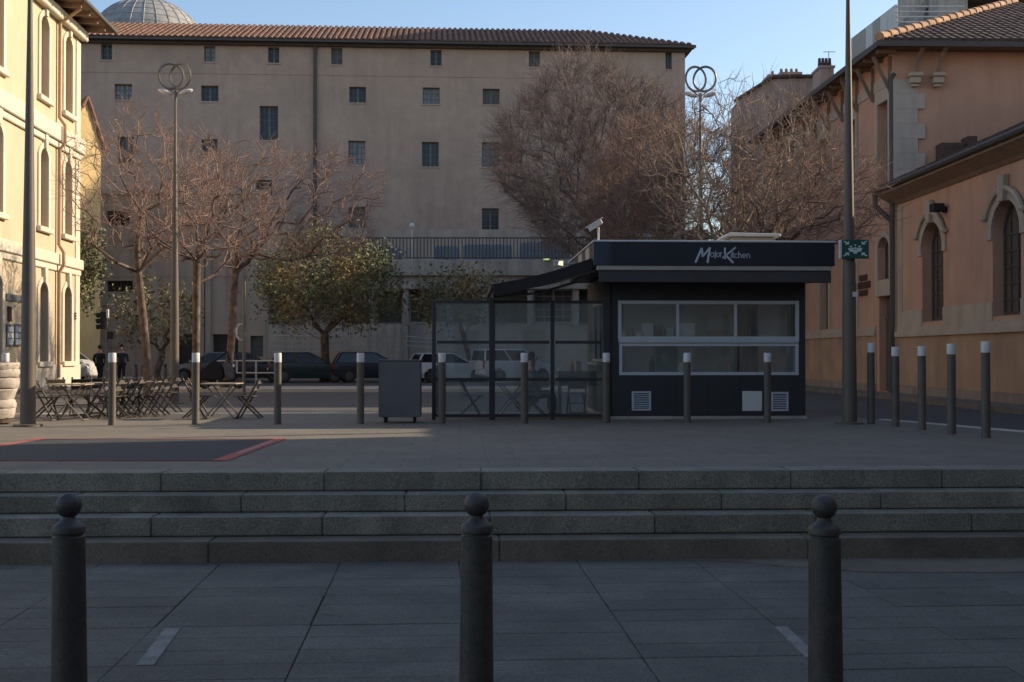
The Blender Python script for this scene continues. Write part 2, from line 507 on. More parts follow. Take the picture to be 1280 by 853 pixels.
# ================================================================== ground, steps, paving
ZL = -0.715                                                      # lower pavement level
AS = R(2.5)                                                      # the square is turned a little
E1, E2 = Vector((math.cos(AS), math.sin(AS), 0)), Vector((-math.sin(AS), math.cos(AS), 0))
UP = Vector((0, 0, 1))

def brick_mat(name, col, bw, bh, var=0.12, dark=0.7, rot=AS, speck=0.2, col2=None):
    m = mat(name, col, 0.88, var=var, scale=0.9, bump=0.2, bscale=80, speck=speck, col2=col2, f2=0.5, s2=0.35)
    n, l = m.node_tree.nodes, m.node_tree.links
    b = n['Principled BSDF']
    src = b.inputs['Base Color'].links[0].from_socket
    g = n.new('ShaderNodeNewGeometry')
    mp = n.new('ShaderNodeMapping')
    mp.inputs['Rotation'].default_value = (0, 0, -rot)
    l.new(g.outputs['Position'], mp.inputs['Vector'])
    br = n.new('ShaderNodeTexBrick')
    br.inputs['Scale'].default_value = 1.0
    br.inputs['Brick Width'].default_value = bw
    br.inputs['Row Height'].default_value = bh
    br.inputs['Mortar Size'].default_value = 0.012
    br.inputs['Color1'].default_value = (1, 1, 1, 1)
    br.inputs['Color2'].default_value = (0.86, 0.86, 0.87, 1)
    br.inputs['Mortar'].default_value = (dark, dark, dark, 1)
    l.new(mp.outputs[0], br.inputs['Vector'])
    x = n.new('ShaderNodeMix')
    x.data_type = 'RGBA'
    x.blend_type = 'MULTIPLY'
    x.inputs[0].default_value = 1
    l.new(src, x.inputs[6])
    l.new(br.outputs[0], x.inputs[7])
    l.new(x.outputs[2], b.inputs['Base Color'])
    return m
M['plaza'] = brick_mat('square_paving', (0.188, 0.160, 0.124), 0.62, 0.40, col2=(0.146, 0.125, 0.100))
M['lower'] = brick_mat('outer_paving', (0.11, 0.108, 0.112), 1.09, 0.345)

def slab_obj(name, poly, z0, z1, m, kind='structure'):
    mb = MB()
    mb.prism(poly, (0, 0, 0), (1, 0, 0), (0, 1, 0), UP, z0, z1)
    return tag(mb.build(name, m), kind=kind)

mb = MB()
mb.add([(-1500, -300, -0.95), (1500, -300, -0.95), (1500, 2500, -0.95), (-1500, 2500, -0.95)], [(0, 1, 2, 3)])
tag(mb.build('ground', M['asphalt']), kind='structure')

# foreground pavement: single slabs where the picture shows them
AP = R(3.6)
F1, F2 = Vector((math.cos(AP), math.sin(AP), 0)), Vector((-math.sin(AP), math.cos(AP), 0))
O_ = GP(424, 706, ZL)
def fp(a, b, z): return O_ + F1 * a + F2 * b + UP * (z - O_.z)
tag(bpy.data.objects.new('pavement', None), kind='structure')
mb = MB()
mb.add([fp(-30, -24, ZL - .020), fp(30, -24, ZL - .020), fp(30, 1.2, ZL - .020), fp(-30, 1.2, ZL - .020)], [(0, 1, 2, 3)])
pave = tag(mb.build('pavement', M['joint'], origin=(0, 0, ZL - .02)), kind='structure')
CW, RH, GAP = 1.07, 0.345, 0.006
rng = random.Random(4)
def slab_mesh(wd, ht):
    m_ = MB()
    m_.box(-wd / 2, wd / 2, -ht / 2, ht / 2, -0.05, 0)
    return m_
slab_me = slab_mesh(CW - GAP, RH - GAP).build('paving_slab', M['slab'], bevel=0.004)
C.objects.unlink(slab_me)
base_me = slab_me.data
bpy.data.objects.remove(slab_me)
holes = {}
for r in range(-16, 2):
    for c in range(-7, 8):
        if c == -1 and r in (-7, -6, -5): continue
        p = fp((c + .5) * CW, (r + .5) * RH, ZL)
        if p.y < 5.6 or p.y > 11.6: continue
        o = bpy.data.objects.new('paving_slab', base_me)
        C.objects.link(o)
        o.parent = pave
        o.location = p - pave.location + Vector((0, 0, rng.uniform(-.0025, .0025)))
        o.rotation_euler = (rng.uniform(-.002, .002), rng.uniform(-.0015, .0015), AP)
# the access cover made of one large plate beside an inlay
mm = slab_mesh(CW - .02, 3 * RH - .02).build('access_cover', M['slab'], bevel=0.004)
mm.parent = pave
mm.location = fp(-.5 * CW, -5.5 * RH, ZL) - pave.location + Vector((0, 0, .002))
mm.rotation_euler = (0, 0, AP)
def inlay(u0, v0, u1, v1, wd):
    a, b = GP(u0, v0, ZL + .004), GP(u1, v1, ZL + .004)
    m_ = MB()
    m_.bar(a, b, wd, .008)
    m_.build('pale_inlay', M['inlay'], pave)
inlay(216, 786, 181, 832, .105)
inlay(976, 784, 1016, 822, .085)
tri_ = [(850, 698.5), (940, 704), (1010, 710), (1090, 715), (1300, 715), (1300, 699), (1080, 698)]
m_ = MB()
m_.prism([(GP(u, v, ZL + .006).x, GP(u, v, ZL + .006).y) for u, v in tri_], (0, 0, 0), (1, 0, 0), (0, 1, 0), UP, ZL - .004, ZL + .006)
m_.build('cement_patch', M['granite_low'], pave)
# plain continuation outside the frame
mb = MB()
mb.add([fp(-30, -24, ZL - .012), fp(30, -24, ZL - .012), fp(30, -5.65, ZL - .012), fp(-30, -5.65, ZL - .012)], [(0, 1, 2, 3)])
mb.add([fp(-30, -5.65, ZL - .012), fp(-7 * CW, -5.65, ZL - .012), fp(-7 * CW, 1.2, ZL - .012), fp(-30, 1.2, ZL - .012)], [(0, 1, 2, 3)])
mb.add([fp(8 * CW, -5.65, ZL - .012), fp(30, -5.65, ZL - .012), fp(30, 1.2, ZL - .012), fp(8 * CW, 1.2, ZL - .012)], [(0, 1, 2, 3)])
tag(mb.build('outer_pavement', M['lower']), kind='structure')

# steps: four courses of granite blocks
D0 = 11.93                                                        # front of the top course straight ahead
TREAD = 0.33
SZ = [0, -.188, -.352, -.530, ZL]
mb = MB()
def sp(a, b, z): return E1 * a + E2 * b + UP * z
for k in range(4):                                                # mortar bed behind the blocks
    f0 = D0 - k * TREAD + .03
    vs = [sp(a, b, z) for a in (-14, 14) for b in (f0, D0 + .6) for z in (ZL - .1, SZ[k] - .012)]
    mb.add(vs, [(0, 1, 3, 2), (4, 6, 7, 5), (0, 4, 5, 1), (2, 3, 7, 6), (0, 2, 6, 4), (1, 5, 7, 3)])
stairs = tag(mb.build('stairs', M['joint'], origin=(0, D0, ZL)), kind='structure')
joints = [[75, 272, 472, 667, 865, 1058, 1252], [165, 370, 572, 773, 970, 1173], [48, 260, 470, 678, 885, 1090, 1290], [-60, 330, 690, 1080]]
for k in range(4):
    zt = SZ[k]
    fr = D0 - k * TREAD
    s_ = F / fr
    xs = [(u - 640) / s_ for u in joints[k]]
    stepw = 1.56 if k < 3 else 2.85
    while xs[0] > -10: xs.insert(0, xs[0] - stepw)
    while xs[-1] < 10: xs.append(xs[-1] + stepw)
    for a, b in zip(xs, xs[1:]):
        m_ = MB()
        dz = rng.uniform(-.002, .002)
        df = rng.uniform(-.004, .004)
        g = .0025
        lo = SZ[k + 1] + (.008 if k < 3 else -.05)
        vs = [sp(x, y, z) for x in (a + g, b - g) for y in (fr + df, fr + .44) for z in (lo, zt + dz)]
        m_.add(vs, [(0, 1, 3, 2), (4, 6, 7, 5), (0, 4, 5, 1), (2, 3, 7, 6), (0, 2, 6, 4), (1, 5, 7, 3)])
        m_.build('step_block', M['granite'] if k < 3 else M['granite_low'], stairs, bevel=.009, seg=2)

# the square
pz = [sp(-16, D0 + .44, 0), sp(9.2, D0 + .44, 0), GP(1285, 541, 0), GP(1096, 524.5, 0), Vector((6.0, 24.3, 0)), Vector((-20, 23.2, 0)), Vector((-20, D0 + .1, 0))]
slab_obj('square', [(p.x, p.y) for p in pz], -.6, -.003, M['plaza'])
# granite kerb along the square's right edge and its far edge
def kerb(name, a, b, wd, z0, z1, m, seg_len=1.2):
    a, b = Vector(a), Vector(b)
    n_ = max(1, int((b - a).length / seg_len))
    root = tag(bpy.data.objects.new(name, None), kind='structure')
    C.objects.link(root)
    root.location = (a.x, a.y, z0)
    ORG[root.name] = Vector((a.x, a.y, z0))
    for i in range(n_):
        p, q = a.lerp(b, i / n_), a.lerp(b, (i + 1) / n_)
        d = (q - p).normalized() * .004
        m_ = MB()
        m_.bar((p + d) + UP * (z0 + z1) / 2, (q - d) + UP * (z0 + z1) / 2, wd, z1 - z0)
        m_.build('kerb_stone', m, root, bevel=.012)
    return root
kerb('kerb', (pz[2].x + .9, pz[2].y - 2.6, 0), (pz[3].x + .09, pz[3].y, 0), .17, -.25, .012, M['pale_paving'])
kerb('kerb', (5.9, 24.45, 0), (-20, 23.35, 0), .26, -.25, .010, M['pale_paving'])
# crossing road, pale pavement island, far street
mb = MB()
mb.add([(-60, 13.4, -.11), (60, 13.4, -.11), (60, 120, -.11), (-60, 120, -.11)], [(0, 1, 2, 3)])
tag(mb.build('road', M['asphalt']), kind='structure')
slab_obj('pavement_island', [(-19, 41.2), (7.5, 42.0), (7.5, 46.0), (-19, 45.2)], -.4, .0, M['pale_paving'])
slab_obj('far_pavement', [(-40, 62.2), (40, 62.2), (40, 80), (-40, 80)], -.5, .02, M['pale_paving'])
slab_obj('side_pavement', [(11.0, 22.0), (14, 22.0), (14, 60), (10.3, 60)], -.4, .01, M['plaza'])
# dark court with red border painted on the square
def sheet(name, q, z, m, parent=None):
    m_ = MB()
    m_.add([(x, y, z) for x, y in q], [(0, 1, 2, 3)])
    return m_.build(name, m, parent)
fy0, fy1, fx0, fx1 = 13.15, 16.72, -6.62, -3.12
court = tag(bpy.data.objects.new('ground_marking', None), 'dark rectangular panel with red border laid on the square', 'ground marking')
C.objects.link(court)
court.location = (fx0, fy0, 0)
ORG[court.name] = Vector((fx0, fy0, 0))
def rect(x0, x1, y0, y1): return [(x0, y0), (x1, y0), (x1, y1), (x0, y1)]
sheet('dark_panel', rect(fx0 + .16, fx1 - .17, fy0 + .05, fy1 - .09), .004, M['mat_black'], court)
sheet('red_strip', rect(fx1 - .17, fx1, fy0, fy1), .005, M['red_paint'], court)
sheet('red_strip', rect(fx0, fx0 + .16, fy0, fy1), .005, M['red_paint'], court)
sheet('red_strip', rect(fx0 + .16, fx1 - .17, fy0, fy0 + .05), .005, M['red_paint'], court)
sheet('red_strip', rect(fx0 + .16, fx1 - .17, fy1 - .09, fy1), .005, M['red_paint'], court)
sheet('worn_line', rect(fx1 - .115, fx1 - .065, fy0 + .9, fy1 - .6), .009, M['pink_paint'], court)

# ================================================================== walls and windows
class Wall:
    def __init__(s, o, U, N):
        s.o, s.U, s.N = Vector(o), Vector(U).normalized(), Vector(N).normalized()
    def uz(s, u, v):
        p = PL(u, v, s.o, s.N)
        return ((p - s.o).dot(s.U), p.z - s.o.z)
    def pt(s, t, z, n=0): return s.o + s.U * t + UP * z + s.N * n
def rectp(t0, t1, z0, z1): return [(t0, z0), (t1, z0), (t1, z1), (t0, z1)]
def archp(t0, t1, z0, z1, rise, n=10):
    if rise <= 0: return rectp(t0, t1, z0, z1)
    hw = (t1 - t0) / 2
    r_ = (hw * hw + rise * rise) / (2 * rise)
    cz, cx = z1 - r_, (t0 + t1) / 2
    a = math.asin(min(1, hw / r_))
    pts = [(t0, z0), (t1, z0)]
    for i in range(n + 1):
        th = a - 2 * a * i / n
        pts.append((cx + r_ * math.sin(th), cz + r_ * math.cos(th)))
    return pts
def wall_mesh(mb, W, outline, holes, reveal):
    polys = [outline] + [h for h in holes]
    tri = tessellate_polygon([[Vector((a, b, 0)) for a, b in p] for p in polys])
    flat = [q for p in polys for q in p]
    mb.add([W.pt(a, b) for a, b in flat], [tuple(t) for t in tri])
    for h in holes:
        n = len(h)
        mb.add([W.pt(a, b) for a, b in h] + [W.pt(a, b, -reveal) for a, b in h], [(i, (i + 1) % n, (i + 1) % n + n, i + n) for i in range(n)])
def window(parent, W, hole, reveal, fm, pm, cols=2, rows=3, fw=.06, name='window', mull=None):
    xs, zs = [a for a, b in hole], [b for a, b in hole]
    t0, t1, z0, z1 = min(xs), max(xs), min(zs), max(zs)
    mb = MB()
    n = len(hole)
    cx, cz = (t0 + t1) / 2, (z0 + z1) / 2
    kx, kz = 1 - 2 * fw / (t1 - t0), 1 - 2 * fw / (z1 - z0)
    inn = [(cx + (a - cx) * kx, cz + (b - cz) * kz) for a, b in hole]
    d0, d1 = -reveal + .002, -reveal + .055
    vs = [W.pt(a, b, d1) for a, b in hole] + [W.pt(a, b, d1) for a, b in inn] + [W.pt(a, b, d0) for a, b in inn]
    mb.add(vs, [(i, (i + 1) % n, (i + 1) % n + n, i + n) for i in range(n)] + [(i + n, (i + 1) % n + n, (i + 1) % n + 2 * n, i + 2 * n) for i in range(n)])
    def top(t):                                                   # height of the opening at t
        if len(hole) == 4: return z1 - fw
        best = z1
        for (a, b), (c, d) in zip(inn[2:], inn[3:]):
            if min(a, c) - 1e-6 <= t <= max(a, c) + 1e-6 and abs(a - c) > 1e-6: best = b + (d - b) * (t - a) / (c - a)
        return best
    for i in range(1, cols):
        t = t0 + (t1 - t0) * i / cols
        wd = (mull or fw) if cols % 2 == 0 and i == cols // 2 else .032
        mb.obox(W.o, W.U, W.N, t - wd / 2, t + wd / 2, d0, d1 - .006, z0 + fw, top(t))
    for j in range(1, rows):
        z = z0 + (z1 - z0) * j / rows
        if z > min(top(t0 + fw * 1.01), top(t1 - fw * 1.01)): continue
        mb.obox(W.o, W.U, W.N, t0 + fw, t1 - fw, d0, d1 - .012, z - .016, z + .016)
    wo = mb.build(name, fm, parent)
    p = MB()
    tri = tessellate_polygon([[Vector((a, b, 0)) for a, b in hole]])
    p.add([W.pt(a, b, d0 + .01) for a, b in hole], [tuple(t) for t in tri])
    p.build('pane', pm, wo)
    return wo
def tile_plane(mb, O, U, Sv, N, width, lenf, pitch=.26, row=.40, r=.085):
    """Rows of half-round cover tiles over flat channels, each row lapped over the one below."""
    O, U, Sv, N = Vector(O), Vector(U).normalized(), Vector(Sv).normalized(), Vector(N).normalized()
    nc = int(width / pitch)
    rg = random.Random(9)
    for i in range(nc):
        t = (i + .5) * pitch
        L = lenf(t)
        if L <= .05: continue
        nr = max(1, int(math.ceil(L / row)))
        for j in range(nr):
            a, b = j * row, min(L, (j + 1) * row + .03)
            if b - a < .04: continue
            dz0, dz1 = .035 + rg.uniform(-.008, .008), .010
            tt = t + rg.uniform(-.012, .012)
            prof = [(-r * 1.55, -.02), (-r, .0), (-r * .62, r * .75), (r * .62, r * .75), (r, 0), (r * 1.55, -.02)]
            vs = [O + U * (tt + x) + Sv * a + N * (h + dz0) for x, h in prof] + [O + U * (tt + x) + Sv * b + N * (h + dz1) for x, h in prof]
            n = len(prof)
            fs = [(k, k + 1, k + 1 + n, k + n) for k in range(n - 1)] + [tuple(range(n))]
            mb.add(vs, fs)
# ================================================================== the long far building
Wf0, Wf1 = P(94, 445, 74.0), P(857, 445, 76.3)
Uf = (Wf1 - Wf0); Uf.z = 0; Lf = Uf.length; Uf.normalize()
Nf = Vector((Uf.y, -Uf.x, 0))
WF = Wall((Wf0.x, Wf0.y, 0), Uf, Nf)
far = thing('far_building', 'long four storey brown rendered building with red tile roof behind the square', 'building', (Wf0.x, Wf0.y, 0), world=True)
eave_z = WF.uz(100, 50)[1]
def wpx(W, u, v, wd, h):                                          # opening from its photo centre and size
    a, z1 = W.uz(u - wd / 2, v - h / 2)
    b, z0 = W.uz(u + wd / 2, v + h / 2)
    return rectp(a, b, z0, z1)
rows_ = [(133, 65, 14, 20), (262, 67.5, 14, 20), (342, 69, 14, 20), (421, 70.5, 14, 21), (545, 72.5, 14, 20), (668, 74, 14, 20), (836, 76, 8, 22),
         (154, 115, 22, 20), (262, 117, 22, 20), (447, 118.5, 21, 20), (539, 120, 21, 21), (614, 121, 21, 20),
         (336, 154, 23, 43), (157, 188, 20, 34), (262, 184, 20, 20), (446, 191, 21, 30), (538, 193, 21, 31), (613, 193.5, 21, 31),
         (446, 272, 21, 26), (613, 275, 21, 29), (690, 275, 21, 29), (330, 238, 20, 26)]
fh = [wpx(WF, *r) for r in rows_]
mb = MB()
wall_mesh(mb, WF, rectp(-30, Lf, -.3, eave_z), fh, .34)
zt = eave_z
bk = 14.0
def fpt(t, n, z): return WF.pt(t, z, n)
mb.add([fpt(Lf, 0, -.3), fpt(Lf, -bk, -.3), fpt(Lf, -bk, zt), fpt(Lf, 0, zt)], [(0, 1, 2, 3)])
mb.add([fpt(-30, 0, -.3), fpt(-30, -bk, -.3), fpt(-30, -bk, zt), fpt(-30, 0, zt)], [(0, 1, 2, 3)])
mb.add([fpt(-30, -bk, -.3), fpt(Lf, -bk, -.3), fpt(Lf, -bk, zt), fpt(-30, -bk, zt)], [(0, 1, 2, 3)])
mb.build('wall', M['stucco_far'], far)
for i, h in enumerate(fh):
    big = rows_[i][3] > 28
    window(far, WF, h, .31, M['frame_blue'], M['pane_pale'] if i in (1, 7, 10, 15, 17) else (M['pane_dusty'] if i in (3, 5, 11, 13, 18) else M['pane']), 4 if rows_[i][2] > 18 else 2, 5 if rows_[i][3] > 40 else (4 if big else 3), .05, mull=.13)
    m_ = MB()
    t0, t1 = h[0][0], h[1][0]
    m_.obox(WF.o, Uf, Nf, t0 - .08, t1 + .08, -.1, .05, h[0][1] - .09, h[0][1] - .003)
    m_.build('sill', M['stucco_far'], far)
m_ = MB()
m_.obox(WF.o, Uf, Nf, 0, Lf - 6, 0.0, .03, WF.uz(342, 93)[1] - .03, WF.uz(342, 93)[1] + .03)
m_.build('string_course', M['stucco_far'], far)
m_ = MB()
t = WF.uz(394, 200)[0]
m_.tube([WF.pt(t, 5, .14), WF.pt(t, eave_z - .2, .14)], .11, 10)
m_.build('drainpipe', M['zinc'], far, smooth=True)
m_ = MB()
m_.obox(WF.o, Uf, Nf, -30, Lf + .55, .0, .55, zt - .02, zt + .10)
m_.obox(WF.o, Uf, Nf, -30, Lf + .2, .003, .30, zt - .22, zt - .023)
m_.build('eave', M['wood_dark'], far)
pit = R(22)
RS = (-Nf * math.cos(pit) + UP * math.sin(pit))
RN = (Nf * math.sin(pit) + UP * math.cos(pit))
m_ = MB()
O2 = WF.pt(-30, zt + .12, .60)
wd = Lf + 30.6
def rlen(t): return min(6.3, max(0.0, (wd - t) * 1.05 + .1))
m_.add([O2, O2 + Uf * wd, O2 + Uf * (wd - 6.2) + RS * 6.3, O2 + RS * 6.3], [(0, 1, 2, 3)])
m_.add([O2 + RS * 6.3, O2 + Uf * (wd - 6.2) + RS * 6.3, fpt(Lf + .5, -bk, zt), fpt(-30, -bk, zt)], [(0, 1, 2, 3)])
m_.add([O2 + Uf * wd, fpt(Lf + .5, -bk, zt), O2 + Uf * (wd - 6.2) + RS * 6.3], [(0, 1, 2)])
rf = m_.build('roof', M['tile_dark'], far)
m_ = MB()
tile_plane(m_, O2, Uf, RS, RN, wd, rlen, .36, .55, .115)
tag(m_.build('roof_tiles', M['tile'], rf, fix=False), kind='stuff')
m_ = MB()
m_.obox(WF.o, Uf, Nf, -30, Lf + .58, .56, .66, zt - .05, zt + .09)
m_.build('gutter', M['zinc'], far)

# dome behind it
dc = P(183, 445, 92.0)
dome = thing('dome', 'grey ribbed stone dome rising behind the long tiled roof', 'dome', (dc.x, dc.y, 0), world=True)
s_ = F / 92.0
Rd = 75 / s_
zc = HZ + (445 - 72) / s_
m_ = MB()
prof = [(Rd * 1.0, -3.2), (Rd * 1.0, 0)]
for i in range(1, 11):
    th = math.pi / 2 * i / 10
    prof.append((max(.02, Rd * math.cos(th)), Rd * .98 * math.sin(th)))
m_.lathe(prof, (dc.x, dc.y, zc), 64)
m_.build('shell', M['lead'], dome, smooth=True)
for k in range(28):
    a = 2 * math.pi * k / 28
    m_ = MB()
    m_.tube([(dc.x + Rd * 1.0 * math.cos(q) * math.cos(a), dc.y + Rd * 1.0 * math.cos(q) * math.sin(a), zc + Rd * .98 * math.sin(q)) for q in [math.pi / 2 * i / 12 for i in range(0, 12)]], .045, 5)
    m_.build('rib', M['lead'], dome, smooth=True)
m_ = MB()
for j in range(1, 10):
    q = math.pi / 2 * j / 11
    m_.torus((dc.x, dc.y, zc + Rd * .98 * math.sin(q)), (1, 0, 0), (0, 1, 0), Rd * math.cos(q), .022, 64, 4)
m_.build('course_ring', M['lead'], dome)
m_ = MB()
m_.box(dc.x - Rd - .5, dc.x + Rd + .5, dc.y - Rd - .5, dc.y + Rd + .5, 0, zc - 3.2)
m_.build('drum', M['stucco_far'], dome)

# ================================================================== annex in front of it
DA = 66.0
WA = Wall((P(640, 445, DA).x, DA, 0), (1, 0, 0), (0, -1, 0))
def A(u, v): return WA.uz(u, v)
ann = thing('annex_building', 'low concrete annex with roof terrace railing below the long building', 'building', (0, DA, 0), world=True)
zTer = A(560, 345)[1]; zSl = A(560, 325)[1]; zTop = A(560, 293)[1]
xl, xr = A(330, 0)[0], A(905, 0)[0]
xL = A(60, 0)[0]
zLt = A(150, 243)[1]
lh = []
def ah(u0, u1, v0, v1):
    a, z1 = A(u0, v0); b, z0 = A(u1, v1)
    return rectp(a, b, z0, z1)
lh = [ah(133, 162, 264, 282), ah(133, 166, 351, 365), ah(222, 242, 417, 474), ah(266, 302, 418, 474), ah(313, 329, 420, 446)]
m_ = MB()
wall_mesh(m_, WA, rectp(xL, A(336, 0)[0], -.3, zLt), lh, .3)
x1_ = A(336, 0)[0]
m_.add([(x1_, DA, -.3), (x1_, DA + 9, -.3), (x1_, DA + 9, zLt), (x1_, DA, zLt)], [(0, 1, 2, 3)])
m_.add([(xL, DA, zLt), (x1_, DA, zLt), (x1_, DA + 9, zLt), (xL, DA + 9, zLt)], [(0, 1, 2, 3)])
m_.build('wall', M['stucco_annex'], ann)
m_ = MB()
m_.obox(WA.o, WA.U, WA.N, xL, x1_ + .06, -.1, .12, zLt + .003, zLt + .25)
m_.build('coping', M['concrete'], ann)
for h, nm in zip(lh, ('window', 'window', 'garage_door', 'garage_door', 'door')):
    if nm == 'window':
        window(ann, WA, h, .28, M['frame_brown'], M['pane'], 4, 2, .06)
    else:
        m_ = MB()
        t0, t1, z0, z1 = h[0][0], h[1][0], h[0][1], h[2][1]
        n_ = 7
        for i in range(n_):
            a, b = t0 + (t1 - t0) * i / n_, t0 + (t1 - t0) * (i + 1) / n_
            m_.obox(WA.o, WA.U, WA.N, a + .012, b - .012, -.28, -.24, z0 + .01, z1 - .01)
        m_.obox(WA.o, WA.U, WA.N, t0, t1, -.298, -.282, z0, z1)
        m_.build(nm, M['navy'] if nm != 'door' else M['frame_blue'], ann)
# horizontal joints of the left block
m_ = MB()
for v in (300, 345, 418, 433):
    z = A(200, v)[1]
    m_.obox(WA.o, WA.U, WA.N, xL, (x1_ - .01) if v < 400 else A(220, 0)[0], .002, .035, z - .05, z + .05)
m_.build('string_course', M['stucco_annex'], ann)
m_ = MB()                                                         # thin upright ribs by the corner
for i in range(7):
    t = A(250 + 4, 0)[0] + i * .001
for u in (254, 262, 303):
    t = A(u, 0)[0]
    m_.obox(WA.o, WA.U, WA.N, t - .14, t + .14, .003, .16, -.2, A(0, 300)[1])
m_.build('pilaster', M['stucco_annex'], ann)
# right block: terrace slab on a recessed glazed storey
rec = 1.6
WR = Wall((WA.o.x, DA + rec, 0), (1, 0, 0), (0, -1, 0))
def rh(u0, u1, v0, v1):
    a, z1 = WR.uz(u0, v0); b, z0 = WR.uz(u1, v1)
    return rectp(a, b, z0, z1)
rholes = [rh(472, 502, 362, 404), rh(512, 533, 360, 404), rh(536, 560, 360, 404), rh(566, 600, 362, 404), rh(612, 660, 362, 404), rh(668, 716, 362, 404), rh(724, 760, 362, 404), rh(430, 466, 362, 404)]
m_ = MB()
wall_mesh(m_, WR, rectp(x1_ - .3, xr, -.3, zTer + .02), rholes, .25)
m_.build('wall', M['stucco_annex'], ann)
for i, h in enumerate(rholes): window(ann, WR, h, .22, M['alu'] if i in (1, 2, 5) else M['frame_blue'], M['pane_dusty'], 4 if i not in (1, 2) else 1, 5 if i not in (1, 2) else 3, .07, mull=.09)
m_ = MB()
m_.box(WA.o.x + x1_ - .01 - 0, WA.o.x + xr, DA - .2, DA + 9, zTer, zSl)
m_.build('terrace_slab', M['concrete'], ann, bevel=.03)
m_ = MB()
m_.box(WA.o.x + x1_ + .002, WA.o.x + xr, DA + .1, DA + .7, A(0, 361)[1], zTer - .003)
m_.build('beam', M['concrete'], ann)
for u in (386, 465, 507, 606, 663, 720, 800):
    t = A(u, 0)[0] + WA.o.x
    m_ = MB()
    m_.box(t - .16, t + .16, DA + .3, DA + .62, A(0, 407)[1], A(0, 361)[1])
    m_.build('column', M['concrete'], ann)
m_ = MB()                                                         # solid wall below the glazing
m_.box(WA.o.x + x1_ + .002, WA.o.x + A(510, 0)[0], DA - .1, DA + 1.5, -.2, A(0, 406)[1])
m_.build('base_wall', M['concrete'], ann, bevel=.02)
m_ = MB()
m_.box(WA.o.x + A(510, 0)[0], WA.o.x + xr, DA + .9, DA + 1.5, -.2, A(0, 406)[1])
m_.build('base_wall', M['stone_grey'], ann, bevel=.02)
m_ = MB()                                                         # parapet behind the terrace
m_.box(WA.o.x + x1_, WA.o.x + xr, DA + 5.5, DA + 5.8, zSl, WA.uz(0, 288)[1] + .62)
m_.build('parapet', M['stucco_annex'], ann)
# terrace railing, its own thing
zr0, zr1 = A(560, 323.5)[1], A(560, 297)[1]
trl = thing('terrace_railing', 'long brown bar railing along the edge of the concrete terrace', 'railing', (WA.o.x, DA, zr0), world=True)
xa, xb = WA.o.x + A(382, 0)[0], WA.o.x + xr
m_ = MB()
m_.box(xa, xb, DA - .12, DA - .06, zr1 - .07, zr1)
m_.box(xa, xb, DA - .12, DA - .06, zr0, zr0 + .06)
m_.build('rail', M['rail'], trl)
bar_me = MB()
bar_me.box(xa + .072, xa + .128, DA - .11, DA - .07, zr0 + .03, zr1 - .045)
b0 = bar_me.build('baluster', M['rail'], trl)
n_ = int((xb - xa) / .19)
for i in range(n_):
    o = b0 if i == 0 else b0.copy()
    if i: C.objects.link(o); o.parent = trl
    o.location = (i * .19, 0, 0)
for i, (u0, u1, v0, v1) in enumerate([(418, 468, 301, 323), (472, 500, 309, 323), (541, 572, 307, 323), (578, 640, 305, 323), (650, 712, 303, 323)]):
    a, z1 = A(u0, v0); b, z0 = A(u1, v1)
    m_ = MB()
    m_.box(WA.o.x + a, WA.o.x + b, DA + 1.0, DA + 2.4, zSl, z1)
    m_.box(WA.o.x + a + .1, WA.o.x + b - .1, DA + 1.1, DA + 2.3, z1, z1 + .08)
    o = m_.build('skylight', M['blue_panel'], origin=(WA.o.x + (a + b) / 2, DA + 1.7, zSl), bevel=.02)
    tag(o, ['wide blue box behind the left end of the terrace railing', 'small low blue box behind the railing', 'narrow blue box behind the middle of the railing', 'long low blue box in the middle of the railing', 'long tall blue box behind the right of the railing'][i], 'skylight', 'blue boxes behind the terrace railing')
# ramp with white railings
def railing(label, pts, hgt, n, m=M['rail_white'], name='ramp_railing', bars=3):
    a = Vector(pts[0])
    r_ = thing(name, label, 'railing', a, world=True)
    for k in range(bars):
        q = hgt * (k + 1) / bars
        m_ = MB()
        m_.tube([Vector(p) + UP * q for p in pts], .035, 6)
        m_.build('rail', m, r_, smooth=True)
    tot = len(pts) - 1
    for i in range(n + 1):
        f = i / n * tot
        j = min(int(f), tot - 1)
        p = Vector(pts[j]).lerp(Vector(pts[j + 1]), f - j)
        m_ = MB()
        m_.box(p.x - .03, p.x + .03, p.y - .03, p.y + .03, p.z - .02, p.z + hgt + .02)
        m_.build('upright', m, r_)
DR = 63.8
railing('white rail fence above the brown ramp wall by the leafy tree', [P(336, 447, DR), P(432, 447, DR)], 1.15, 4, bars=4)
railing('white handrail sloping along the ramp beside the glass screen', [P(508, 438, 64.2), P(640, 452, 64.2)], .75, 5, bars=3)
m_ = MB()
q = [P(332, 446, DR), P(438, 436, DR), P(428, 478, DR), P(332, 478, DR)]
m_.prism([(p.x, p.z) for p in q], (0, DR - .05, 0), (1, 0, 0), UP, (0, 1, 0), 0, .35)
tag(m_.build('ramp_wall', M['stucco_annex'], origin=(q[3].x, DR, q[3].z), bevel=.02), 'brown rendered ramp wall with slanting end behind parked cars', 'wall')

# round mast lamp heads seen on the terrace
m_ = MB()
p = P(515, 291, DA + 3)
m_.tube([(p.x, p.y, zSl), (p.x, p.y, p.z + .3)], .03, 6)
m_.ball((p.x, p.y, p.z + .40), .17)
tag(m_.build('globe_lamp', M['white_paint'], origin=(p.x, p.y, zSl), smooth=True), 'small white globe lamp standing on the terrace', 'lamp')

